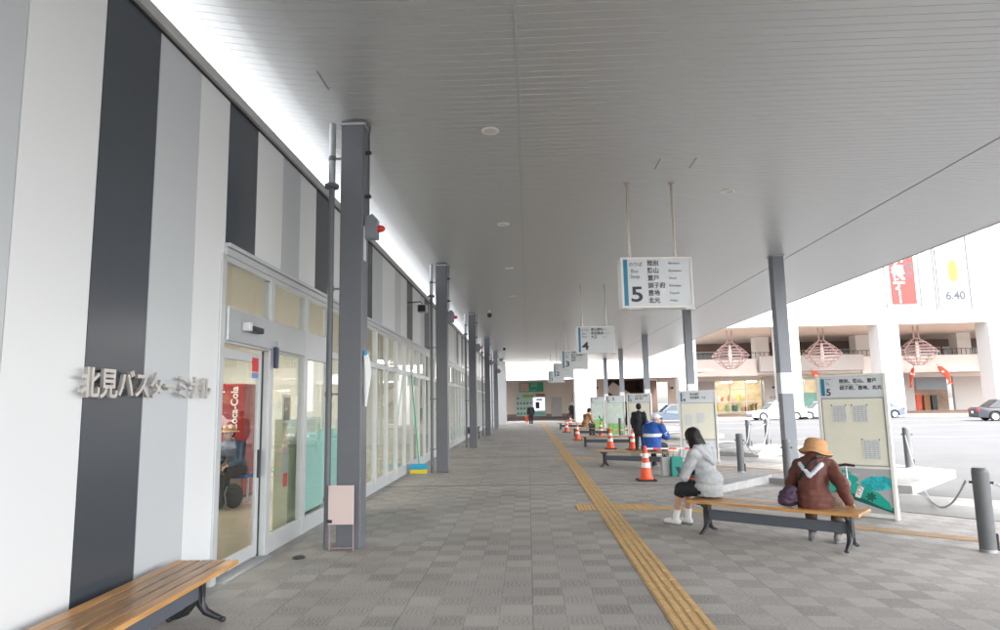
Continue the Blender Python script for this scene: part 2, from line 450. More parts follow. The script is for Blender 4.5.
for k in range(5):
    oy = 9.1 * k
    tactile('tactile_branch', (1.92, 10.6 + oy), (2.9, 10.05 + oy), .30, 4, M['tactile'])
    tactile('tactile_branch', (2.9, 10.05 + oy), (6.3, 7.75 + oy), .30, 4, M['tactile2'])

# raised kerb wedges in front of the bays
def kerb_wall(pts, h, w):
    b = MB()
    for p, q in zip(pts[:-1], pts[1:]):
        p = Vector((*p, 0)); q = Vector((*q, 0))
        zz = gz((p.x + q.x) / 2)
        b.bar((p.x, p.y, zz + h / 2 - .02), (q.x, q.y, zz + h / 2 - .02), w, h + .04)
    return b
struct('bay_kerb', kerb_wall([(2.75, 11.95), (4.82, 14.3), (6.3, 13.35)], .13, .34), M['kerbwhite'], .012)
struct('bay_kerb', kerb_wall([(3.2, 20.6), (4.9, 22.8), (6.2, 21.9)], .13, .34), M['kerbwhite'], .012)
for oy in (0, 8.0, 17.1, 26.3):
    c = Vector((6.82, 12.5 + oy))
    poly = [(c.x, c.y), (c.x + 2.3, c.y + 2.5), (c.x + 1.6, c.y + 4.3), (c.x - 1.3, c.y + 1.3)]
    struct('traffic_island', MB().prism(poly, -.149, .02), M['kerbwhite'], .015)
    struct('traffic_island_top', MB().prism([(c.x - .0 + (x - c.x) * .86 + .07, c.y + .2 + (y - c.y) * .88) for x, y in poly], .015, .026), M['concrete'])

# far road sidewalk along the store
mb = MB().box(-12, 120, 60, 86, -.16, -.01)
struct('sidewalk', mb, M['sidewalk'])
struct('sidewalk_kerb', MB().box(6.9, 120, 59.6, 60, -.16, -.005), M['kerbwhite'])
struct('walkway_end', MB().box(-12, 6.9, 59.98, 79.95, -.1, .003), M['concrete'])
mb = MB()
for y, w in ((30, .15), (42, .15), (51, .2), (56.5, .15)):
    mb.quad((11, y, -.146), (120, y, -.146), (120, y + w, -.146), (11, y + w, -.146))
struct('road_marking', mb, M['linewhite'])

# ------------------------------------------------------------------ canopy
cz = 5.07
can = thing('canopy', 'wide pale grey metal canopy of narrow planks over the walkway', 'canopy', (0, 0, 0))
prof = []
pitch = .132; y = -8.0; Y1 = 57.0
mb = MB()
def plank_sheet(x0, x1, dz=0., d1=0.):
    y = -8.0; ys = []
    while y < Y1:
        ys += [(y, cz), (y + pitch - .012, cz), (y + pitch - .010, cz + .008), (y + pitch - .003, cz + .008)]
        y += pitch
    vs = []; fs = []
    for (yy, z) in ys: vs += [(x0, yy, z + dz), (x1, yy, z + d1)]
    for i in range(len(ys) - 1): fs.append((2 * i, 2 * i + 2, 2 * i + 3, 2 * i + 1))
    mb.add(vs, fs)
plank_sheet(-3.46, -2.62, .25, .10); plank_sheet(-2.62, -2.1, .10, .04); plank_sheet(-2.1, -1.5, .04, .01); plank_sheet(-1.5, -.6, .01, 0); plank_sheet(-.6, -.03); plank_sheet(-.03, 6.5); plank_sheet(6.5, 9.62)  # left planks bent upward to widen the glow along the wall
part('soffit', mb, M['soffit'], can)
part('roof', MB().prismy([(-3.46, cz + .27), (-2.62, cz + .13), (-1.9, cz + .05), (-1.5, cz + .03), (-.5, cz + .02), (9.62, cz + .02), (9.62, cz + .38), (-1.5, cz + .34), (-3.46, cz + .30)], -8, Y1), M['slab'], can)  # left edge thinned so daylight reaches the terminal roof beside the gap
mb = MB().box(9.62, 9.66, -8, Y1, cz - .012, cz + .42).box(-3.48, -3.46, -8, Y1, cz + .24, cz + .31)
part('fascia', mb, M['flash'], can)
part('seam_strip', MB().box(-.045, -.015, -8, Y1, cz - .006, cz + .004), M['flash'], can)
part('seam_strip', MB().box(6.49, 6.51, -8, Y1, cz - .006, cz + .004), M['seam'], can)
for (x, y) in ((-2.15, 6.55), (1.98, 9.35), (2.5, 9.35)):
    zz = cz + (.046 if x < 0 else 0)
    part('hatch_edge', MB().box(x, x + .022, y, y + .42, zz - .005, zz + .003), M['seam'], can)
down0 = None
for i, (x, y) in enumerate([(-.4, 8.14), (-.4, 12.62), (-.4, 16.9), (-.4, 21.4), (-.4, 30), (3.43, 10.96), (3.43, 20.5), (3.43, 30), (-.4, 3.9)]):
    d = thing('downlight', '', 'downlight', (x, y, cz), 0, 'round lamps recessed in the canopy ceiling')
    d['label'] = ('round unlit lamp recessed in the ceiling left of centre, %s from the camera' % ['nearest in view', 'second', 'third', 'fourth', 'fifth'][i]) if i < 5 else ('small round lamp in the ceiling right of the hanging signs, %s' % ['nearest', 'second', 'third'][i - 5]) if i < 8 else 'round ceiling lamp above the door, out of the photo'
    part('trim_ring', MB().lathe([(.115, .0), (.115, -.012), (.085, -.016), (.085, .0)], 24), M['signframe'], d)
    part('lens', MB().lathe([(.001, -.006), (.084, -.006), (.084, 0)], 24), mat('lens_beige', (.62, .58, .50), .4) if i == 0 else bpy.data.materials['lens_beige'], d)  # lens is one plain beige, without emission

# ------------------------------------------------------------------ columns
def column(x, y, label, grp, w=.28, dpt=.28, plate=False, light=False):
    t = thing('steel_column', label, 'column', (x, y, 0), 0, grp)
    z0 = gz(x)
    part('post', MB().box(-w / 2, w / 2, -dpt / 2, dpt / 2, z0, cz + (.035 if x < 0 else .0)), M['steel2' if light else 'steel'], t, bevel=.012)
    part('cap_plate', MB().box(-w / 2 - .02, w / 2 + .02, -dpt / 2 - .02, dpt / 2 + .02, cz - .03, cz - .006), M['flash'], t)
    if plate:
        part('white_plate', MB().box(-w / 2 - .006, w / 2 + .006, -dpt / 2 - .006, dpt / 2 + .006, 1.72, 2.22), M['signwhite'], t)
    return t
LY = [7.9, 16.35, 25.5, 34.8, 44.0, 53.2]
for i, y in enumerate(LY):
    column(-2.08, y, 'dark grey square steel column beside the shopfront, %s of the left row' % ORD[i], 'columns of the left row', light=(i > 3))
RY = [16.3, 25.6, 34.9, 44.1, 53.0]
for i, y in enumerate(RY):
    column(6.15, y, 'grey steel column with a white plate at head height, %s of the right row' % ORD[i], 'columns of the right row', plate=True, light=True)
# out of view, holds the canopy behind the camera
# downpipes
for i, y in enumerate(LY):
    t = thing('downpipe', 'dark round drainpipe with collars running up beside the %s left column' % ORD[i], 'pipe', (-2.33, y - .12, 0), 0, 'drainpipes beside the left columns')
    part('pipe', MB().tube([(0, 0, .0), (0, 0, 4.28)], .036, 16), M['pipe'], t)
    part('upper_pipe', MB().tube([(0, 0, 4.28), (0, 0, cz)], .040, 16), M['galv'], t)
    for z in (4.28,):
        part('collar', MB().lathe([(.04, -.04), (.085, -.03), (.085, .01), (.05, .03)], 16, (0, 0, z)), M['pipe'], t)
    for z in (.55, 1.75, 3.0, 4.62):
        part('bracket', MB().box(-.045, .30, -.012, .012, z - .01, z + .01).lathe([(.042, -.03), (.044, -.03), (.044, .03), (.042, .03)], 12, (0, 0, z)), M['pipe'], t)
    if i in (2, 3):
        part('pipe', MB().tube([(.14, -.02, .0), (.14, -.02, cz)], .02, 10), M['pipe'], t)
# conduits on the right face of left columns + fire alarm boxes
for i, y in enumerate(LY[:5]):
    t = thing('conduit', 'thin grey cable conduit clipped to the right side of the %s left column' % ORD[i], 'conduit', (-1.90, y - .02, 0), 0, 'conduits on the left columns')
    part('tube', MB().tube([(0, 0, 3.93), (0, 0, cz - .12), (.01, .02, cz)], .012, 8), M['pipe'], t)
    for z in (4.16, 4.72):
        part('clip', MB().box(-.05, .03, -.02, .02, z - .02, z + .02), M['black'], t, bevel=.004)
    a = thing('alarm_box', 'grey alarm box with a red lamp on the %s left column' % ORD[i], 'alarm', (-1.94, y - .02, 3.62), 0, 'alarm boxes on the left columns')
    part('housing', MB().prismy([(0, 0), (.16, 0), (.16, .24), (.10, .31), (.0, .27)], -.06, .07), M['steel2'], a, bevel=.01)
    part('red_lamp', MB().lathe([(.045, .16), (.045, .19), (.035, .225), (.012, .245)], 14, (0, 0, .13), 'x'), M['red'], a)
# white plates on the near column, leaflets
t = thing('notice_plate', 'narrow white plate high on the side of the nearest left column', 'plate', (-1.938, 7.84, 3.35))
part('plate_face', MB().box(0, .008, -.05, .06, 0, .42), M['signwhite'], t)
t = thing('umbrella_bag_holder', 'crumpled white plastic bags hanging on the side of the nearest left column', 'bags', (-1.93, 7.88, 1.6))
mb = MB()
for k in range(5):
    mb.tube([(0.01 + .006 * k, -.06 + .02 * k, .60), (.02 + .01 * k, -.04 + .012 * k, .4), (.03, -.05 + .01 * k, .2), (.015, -.02 + .008 * k, .0)], [.012, .022, .028, .006], 8)
part('bags', mb, M['whitecloth'], t)
part('blue_tab', MB().box(0, .02, -.05, .04, .58, .66), M['cyan'], t)
part('red_tab', MB().box(0, .021, -.05, .04, .52, .575), M['flagred'], t)
# pink-white panel standing against near column
t = thing('sign_stand', 'pale pink blank panel on a thin stand at the foot of the nearest left column', 'sign stand', (-2.14, 7.66, 0))
part('panel', MB().box(-.14, .15, -.01, .01, .29, .72), M['pink'], t, bevel=.004)
mb = MB()
for x in (-.13, .14): mb.tube([(x, .02, 0.0), (x, .02, .72)], .009, 8)
mb.tube([(-.13, .02, .03), (.14, .02, .03)], .009, 8)
part('stand_frame', mb, mat('stand_red', (.30, .21, .21), .5), t)
part('clip', MB().box(-.15, -.09, -.02, .0, .31, .345), M['black'], t)

# ------------------------------------------------------------------ terminal building (left)
WX = -2.93; WE = 46.0; WT = 4.79
tb = thing('terminal_building', 'bus terminal building with striped white, grey and charcoal cladding above a glass front', 'building', (WX, 0, 0))
seq = [(-4.0, 'white'), (-1.0, 'dark'), (-.3, 'white'), (1.2, 'dark'), (2.0, 'white'), (2.9, 'grey'), (3.60, 'white'), (4.31, 'dark'), (5.0, 'grey'), (5.68, 'white')]
edges = seq + [(6.28, None)]
for i in range(len(seq)):
    y0, c = seq[i]; y1 = edges[i + 1][0]
    part('wall_panel', MB().box(-.12, 0, y0 + .004, y1 - .004, .12, WT - .12), M[c], tb)
seq2 = [(6.28, 'dark'), (6.99, 'white'), (7.77, 'grey'), (8.38, 'white'), (9.05, 'dark'), (9.75, 'white'), (10.4, 'grey'), (11.0, 'white'), (11.62, 'dark'), (12.5, 'grey'), (13.4, 'white'), (14.7, 'grey'), (15.4, 'white'), (16.2, 'dark'), (17.0, 'white'), (18.3, 'grey'), (19.0, 'dark'), (20, 'white'), (21.2, 'grey'), (22.0, 'white')]
y = 23.0; k = 0
while y < WE:
    seq2.append((y, ['dark', 'grey', 'white', 'white', 'grey', 'dark', 'white'][k % 7])); y += [.8, 1.0, 1.3, .7, .9, .8, 1.2][k % 7]; k += 1
seq2.append((WE, None))
for i in range(len(seq2) - 1):
    part('wall_panel', MB().box(-.12, 0, seq2[i][0] + .004, seq2[i + 1][0] - .004, 3.22, WT - .12), M[seq2[i][1]], tb)
part('plinth', MB().box(-.12, -.012, -4, 6.26, 0, .125), M['galv'], tb)
part('back_wall', MB().box(-.20, -.13, -4, WE, 3.2, WT - .12), M['gasket'], tb)
part('flashing', MB().box(-.13, .05, -4, WE, WT - .10, WT), M['flash'], tb, bevel=.006)
part('shadow_line', MB().box(-.1, .012, -4, WE, WT - .122, WT - .102), M['gasket'], tb)  # dark strip painted in as the shadow under the flashing
part('head_sill', MB().box(-.12, .06, 6.26, WE, 3.175, 3.215).box(-.12, .03, 6.26, WE, 3.10, 3.172), M['alu'], tb, bevel=.004)
part('roof', MB().box(-9.4, -.21, -4, WE, 4.56, 4.72), M['roofwhite'], tb)
part('end_wall', MB().box(-9.4, -.13, WE, WE + .2, 0, WT), M['white'], tb)
# windows: bays of frame + panes
def window(y0, y1, zt0, zt1, hb=.22, door=False, mw=.06):
    w = MB()
    w.box(-.07, .02, y1 - mw, y1 + mw, 0, 3.10)              # mullion at the far side
    w.box(-.05, .012, y0 + mw, y1 - mw, zt0, zt1)            # transom
    w.box(-.05, .012, y0 + mw, y1 - mw, 3.04, 3.10)
    if not door: w.box(-.05, .012, y0 + mw, y1 - mw, 0, hb)
    o = part('window', w, M['alu'], tb, bevel=.005)
    g = MB().box(-.026, -.02, y0 + mw, y1 - mw, zt1, 3.04)
    if not door: g.box(-.026, -.02, y0 + mw, y1 - mw, hb, zt0)
    part('pane', g, M['glass'], o)
    return o
part('door_post', MB().box(-.09, .02, 6.20, 6.30, 0, 3.10), M['alu'], tb, bevel=.005)
window(6.24, 7.50, 2.24, 2.60, door=True)
window(7.50, 8.70, 2.24, 2.60, .20)
window(8.70, 9.76, 2.24, 2.60, .20)
window(9.76, 10.79, 2.33, 2.43)
y = 10.79
while y < WE - 1.03:
    window(y, y + 1.03, 2.33, 2.43, mw=.045); y += 1.03
# header cover over the sliding door
part('door_header', MB().box(-.05, .045, 6.31, 8.60, 2.262, 2.59), M['alu2'], tb, bevel=.006)
# sliding door leaf
d = part('door', MB().box(-.09, -.055, 6.31, 6.37, .03, 2.2).box(-.09, -.055, 7.33, 7.41, .03, 2.2).box(-.09, -.055, 6.37, 7.33, .03, .15).box(-.09, -.055, 6.37, 7.33, 2.10, 2.2), M['alu'], tb, bevel=.004)
part('pane', MB().box(-.076, -.070, 6.37, 7.33, .15, 2.10), M['glass'], d)
part('handle', MB().box(-.052, -.03, 7.345, 7.375, .85, 1.15), M['black'], d)
part('door_gap', MB().box(-.062, -.05, 7.412, 7.44, 0, 2.24), M['gasket'], tb)
mb = MB().box(-.055, -.050, 7.14, 7.30, 2.0, 2.15)
part('sticker', mb, M['red'], tb, 'red notice sticker at the top of the glass door')
part('sticker', MB().box(-.055, -.050, 7.14, 7.30, 1.93, 1.99), mat('sticker_blue', (.2, .25, .5), .5), tb)
s_ = part('door_sensor', MB().box(.046, .12, 6.66, 7.02, 2.39, 2.45), M['black'], tb, bevel=.012)
part('sensor_cap', MB().box(.046, .126, 6.62, 6.70, 2.385, 2.475), M['signwhite'], s_, bevel=.01)
part('threshold', MB().box(-.14, .10, 6.28, 7.46, 0, .012), M['galv'], tb)
# interior shell
room = MB().box(-7.4, -.15, 6.3, WE, .0, .006)
part('room_floor', room, M['roomfloor'], tb)
part('room_ceiling', MB().box(-7.4, -.13, 3.0, WE, 3.3, 3.36), M['cream'], tb)
mb = MB().box(-7.5, -7.4, 6, WE, 0, .9).box(-7.5, -7.4, 6, WE, 2.3, 3.3)
yy = 6.0
while yy < WE:
    mb.box(-7.5, -7.4, yy, yy + .5, .9, 2.3); yy += 3.1
for i in range(0, len(mb.v), 8):
    part('inner_wall', MB().add(mb.v[i:i + 8], mb.f[:6]), M['cream'], tb)
for a_ in ((-7.4, -.2, 5.9, 6.0), (-7.4, -1.6, 18.2, 18.3), (-7.4, -1.9, 28.0, 28.1), (-7.4, -.9, 38, 38.1)): part('inner_wall', MB().box(*a_, 0, 3.3), M['cream'], tb)
part('counter', MB().box(-.5, -.3, 9.0, 10.4, 0, 1.45), mat('counter_cream', (.55, .55, .42), .5), tb, bevel=.01)
mb = MB().box(-.045, -.035, 8.83, 10.75, .24, 1.28)
part('frosted_film', mb, mat('film_teal', (.33, .60, .55), .4), tb, 'pale teal film on the lower glass')
for (x, y) in ((-2.6, 8.6), (-2.6, 11.5), (-5, 9.2), (-5, 13), (-2.6, 15.6), (-2.6, 21.5), (-5, 22), (-2.6, 25.5), (-2.6, 32), (-5, 16), (-2.5, 41)):
    part('tube_lamp', MB().box(x - .08, x + .08, y - .6, y + .6, 3.24, 3.295), M['tube'], tb)
# notices in the glass
for (y, z, w, h, m) in ((8.0, 1.42, .3, .34, 'paper'), (8.05, 1.45, .2, .28, 'inkgrey'), (8.05, .82, .18, .3, 'postergrey'), (8.08, .66, .14, .16, 'red')):
    part('notice', MB().box(-.033 + (.002 if m in ('inkgrey', 'red') else 0), -.029 + (.002 if m in ('inkgrey', 'red') else 0), y, y + w, z, z + h), M[m], tb)
# building name in raised letters
nm = thing('name_letters', 'raised metal characters 北見バスターミナル fixed on the striped wall', 'wall lettering', (WX, 0, 0))
chars = '北見バスターミナル'; ya = 4.22; yb = 5.93
for i, ch in enumerate(chars):
    text(ch, M['letter'], nm, (.05, ya + (yb - ya) * i / 8.6 - .03 , 1.775), .215, '+x', sx=.93, bold=.004, ext=.012, name='character')
    pin = nm.children[-1]
mb = MB()
for i in range(9): mb.box(0.0, .04, ya + (yb - ya) * i / 8.6 + .06, ya + (yb - ya) * i / 8.6 + .075, 1.76, 1.775)
part('stand_off', mb, M['galv'], nm)
# hanging dark tag on the post
t = thing('door_lock_box', 'small navy box hanging from a ring on the door post', 'lock box', (WX + .05, 7.50, 2.05))
part('box_body', MB().box(0, .04, -.04, .04, 0, .24), mat('navy', (.02, .03, .08), .4), t, bevel=.008)
part('ring', MB().tube([(.02, .025 * math.cos(a), .275 + .035 * math.sin(a)) for a in [k * PI / 6 for k in range(13)]], .004, 6), M['galv'], t)

# things seen through the door
v = thing('vending_machine', 'red drinks vending machine inside the waiting room, seen through the door', 'vending machine', (-5.0, 12.1, 0))
part('cabinet', MB().box(-1.15, -.17, 0, .7, .05, 2.06), mat('vend_red', (.30, .018, .02), .35), v, bevel=.02)
part('display', MB().box(-1.1, -.62, -.02, .0, .6, 1.85), M['storedark'], v)
part('lower_panel', MB().box(-1.12, -.19, -.015, .0, .12, 1.02), M['storedark'], v)
text('Coca-Cola', M['reflect'], v, (-.36, -.006, 1.2), .185, '-y', ang=PI / 2, sx=1, bold=.004)
part('feet', MB().box(-1.1, -.2, .05, .6, .006, .05), M['black'], v)
b = thing('counter_stool', 'blue waiting room seat on a steel leg behind the glass door', 'chair', (-5.05, 11.45, 0))
part('seat', MB().box(-.25, .3, -.2, .2, .44, .50), M['denim'], b, bevel=.02)
for x in (-.2, .25): part('leg', MB().tube([(x, 0, .006), (x, 0, .44)], .02, 8), M['galv'], b)
b = thing('suitcase', 'black upright suitcase standing on the waiting room floor', 'suitcase', (-5.08, 10.75, 0), R(20))
part('case', MB().box(-.17, .17, -.12, .12, .03, .58), M['shorts'], b, bevel=.03)
part('pull_handle', MB().tube([(-.1, 0, .57), (-.1, 0, .68), (.1, 0, .68), (.1, 0, .57)], .008, 6), M['galv'], b)
b = thing('backpack', 'dark grey backpack slumped on the floor beside the suitcase', 'backpack', (-4.82, 10.95, 0), R(10))
mb = MB().ball((0, 0, .2), .2, 12, (.75, .6, 1)); part('sack', mb, M['shorts'], b)
part('strap', MB().tube([(-.08, -.1, .36), (-.1, -.15, .25), (-.08, -.12, .08)], .012, 6), M['galv'], b)

# broom
t = thing('broom', 'broom with long green handle and blue and yellow head leaning on the shopfront', 'broom', (-2.62, 16.1, 0))
part('handle', MB().tube([(0, 0, .2), (-.23, .25, 2.36)], .016, 10), M['broomgreen'], t)
part('head', MB().box(-.22, .20, -.07, .07, .10, .22), M['cyan'], t, bevel=.02)
part('bristles', MB().box(-.21, .19, -.06, .06, .004, .10), M['yellow'], t)
# floodlight camera on cladding
t = thing('wall_floodlight', 'silver floodlight on an arm on the cladding before the second left column', 'floodlight', (WX, 17.0, 4.1))
part('arm', MB().tube([(0, -.3, .1), (.25, -.3, .12), (.25, 0, .12)], .014, 8), M['black'], t)
part('lamp_body', MB().box(.14, .38, -.12, .16, -.12, .08), M['galv'], t, bevel=.03)
part('lamp_glass', MB().box(.17, .35, -.127, -.121, -.1, .06), M['black'], t)
# dome cameras on ceiling
for k, (x, y) in enumerate(((-1.35, 24.5), (-1.35, 40.0))):
    t = thing('dome_camera', '%s small dome security camera hanging under the canopy near the left columns' % ['nearer', 'farther'][k], 'camera', (x, y, cz), 0, 'dome cameras')
    part('bracket', MB().tube([(0, 0, 0), (0, 0, -.14)], .02, 8), M['signframe'], t)
    part('dome', MB().ball((0, 0, -.2), .09, 10), M['black'], t)
# chair-like dark thing at column 3
t = thing('push_cart', 'small black cart parked at the foot of the third left column', 'cart', (-2.6, 31.5, 0))
part('frame', MB().bar((-.3, -.2, .55), (.3, -.2, .55), .03, .03).bar((-.3, .2, .55), (.3, .2, .55), .03, .03).bar((-.3, -.2, .08), (-.3, -.2, .6), .03, .03).bar((.3, -.2, .08), (.3, -.2, .6), .03, .03), M['black'], t)
part('basket', MB().box(-.25, .25, -.18, .18, .25, .52), M['black'], t, bevel=.02)
for x in (-.28, .28): part('wheel', MB().lathe([(.07, -.015), (.07, .015)], 14, (x, -.2, .07), 'x'), M['rubber'], t)
# drain cap on the floor
solo('drain_cap', MB().lathe([(.07, 0), (.07, .012), (.05, .02), (.002, .02)], 20), M['black'], 'small round black drain cap on the paving near the first column', 'drain cap', loc=(-2.5, 7.35, .002))

# ------------------------------------------------------------------ benches
def make_bench(label, L=1.95, W=.50):
    t = thing('bench', label, 'bench', (0, 0, 0), 0, 'wooden slat benches')
    n = 5; sw = (W - .012 * (n - 1)) / n
    for k in range(n):
        y0 = -W / 2 + k * (sw + .012)
        part('slat', MB().box(-L / 2, L / 2, y0, y0 + sw, .385, .42), M['bench2'] if k in (0, n - 1) else M['bench'], t, bevel=.005)
    part('beam', MB().box(-L / 2 + .18, L / 2 - .18, -.03, .03, .17, .29), M['beam'], t, bevel=.004)
    for sx in (-1, 1):
        x = sx * (L / 2 - .16)
        w = MB()
        pts = []
        for s2 in (-1, 1):
            w.tube([(x, s2 * .02, .22), (x, s2 * .035, .13), (x, s2 * .075, .075), (x, s2 * .14, .045), (x, s2 * .185, .03), (x, s2 * .205, .016)], [.034, .034, .030, .024, .020, .018], 10)
            w.ball((x, s2 * .205, .02), .027, 8, (1, 1, .75))
            w.tube([(x, s2 * .02, .22), (x, s2 * .05, .32), (x, s2 * .16, .37), (x, s2 * .21, .378)], [.03, .026, .02, .014], 10)
        w.box(x - .03, x + .03, -.055, .055, .13, .37)
        w.box(x - .035, x + .035, -W / 2 + .03, W / 2 - .03, .368, .384)
        part('leg', w, M['black'], t)
    return t
bench0 = make_bench('long slatted wooden bench standing against the striped wall')
bench0.location = (-2.55, 4.42, 0); bench0.rotation_euler = (0, 0, R(91))
ba = R(-39)
BENCH = [((2.84, 8.17), -39, 'wooden bench with the grey hoodie and the tan hat people at its ends'),
         ((2.62, 17.0), -31, 'wooden bench behind the nearest orange cone with the blue jacket man'),
         ((2.86, 24.9), -17, 'empty wooden bench between the two taped-off cones'),
         ((3.0, 32.6), -20, 'wooden bench carrying the person in the camel coat'),
         ((2.75, 41.6), -20, 'farthest wooden bench toward the end wall')]
for (x, y), a, lab in BENCH:
    b = copy_tree(bench0, (x, y, gz(x)), R(a), lab)

# ------------------------------------------------------------------ hanging signs
SIGN = {5: ['陸別', '勝山', '置戸', '訓子府', '豊地', '北光'], 4: ['美山南町', '若松開成', '大正'], 3: ['夕陽', '緑ヶ丘団地', '若葉', '高栄'], 2: ['三輪', '小泉'], 1: ['東陵']}
ROM = {5: ['Rikubetsu', 'Katsuyama', 'Oketo', 'Kunneppu', 'Toyochi', 'Hokko'], 4: ['Miyama', 'Wakamatsu', 'Taisho'], 3: ['Yuhi', 'Midorigaoka', 'Wakaba', 'Koei'], 2: ['Miwa', 'Koizumi'], 1: ['Toryo']}
for n, y in ((5, 10.3), (4, 19.7), (3, 28.7), (2, 38.0), (1, 47.2)):
    t = thing('hanging_sign', 'hanging white bus stop sign with a blue edge and the number %d' % n, 'sign', (2.05, y, 0), R(4), 'numbered signs hung from the canopy')
    W, z0, z1, dp = 1.12, 3.03, 3.83, .26
    f = MB(); e = .03
    f.box(-W / 2, W / 2, 0, dp, z1 - e, z1).box(-W / 2, W / 2, 0, dp, z0, z0 + e).box(-W / 2, -W / 2 + e, 0, dp, z0 + e, z1 - e).box(W / 2 - e, W / 2, 0, dp, z0 + e, z1 - e)
    part('frame', f, M['signframe'], t, bevel=.004)
    part('face', MB().box(-W / 2 + e, W / 2 - e, .012, dp - .012, z0 + e, z1 - e), M['signwhite'], t)
    part('blue_bar', MB().box(-W / 2 + e + .012, -W / 2 + e + .075, .006, .0118, z0 + e + .01, z1 - e - .005), M['signblue'], t)
    part('clip', MB().box(W / 2 - .14, W / 2 + .01, -.01, .02, z0 - .03, z0 - .002), M['galv'], t)
    part('clip', MB().box(-W / 2 + .1, -W / 2 + .3, -.006, .02, z0 - .02, z0 - .002), M['galv'], t)
    for x in (-.38, .34):
        part('rod', MB().tube([(x, dp / 2, z1), (x, dp / 2, cz)], .021, 12), M['rod'], t)
        part('flange', MB().lathe([(.05, 0), (.05, -.02), (.022, -.03)], 14, (x, dp / 2, cz)), M['rod'], t)
    X0 = -W / 2 + .125
    text('のりば', M['inkgrey'], t, (X0 + .005, .009, 3.715), .074, sx=.95, bold=.0008)
    text('Bus', M['inkgrey'], t, (X0 + .03, .009, 3.61), .086, sx=.95, bold=.0004)
    text('Stop', M['inkgrey'], t, (X0 + .02, .009, 3.525), .086, sx=.95, bold=.0004)
    text(str(n), M['ink'], t, (X0 + .01, .009, 3.235), .33, sx=1.28, bold=.006)
    rows = SIGN[n]; st = .112 if n != 5 else .1175
    for i, r_ in enumerate(rows):
        z = 3.73 - st * i
        text(r_, M['ink'], t, (-.145, .009, z), .097, sx=.95, bold=.0012)
        text(ROM[n][i], M['inkgrey'], t, (.19, .009, z), .048, sx=.95)

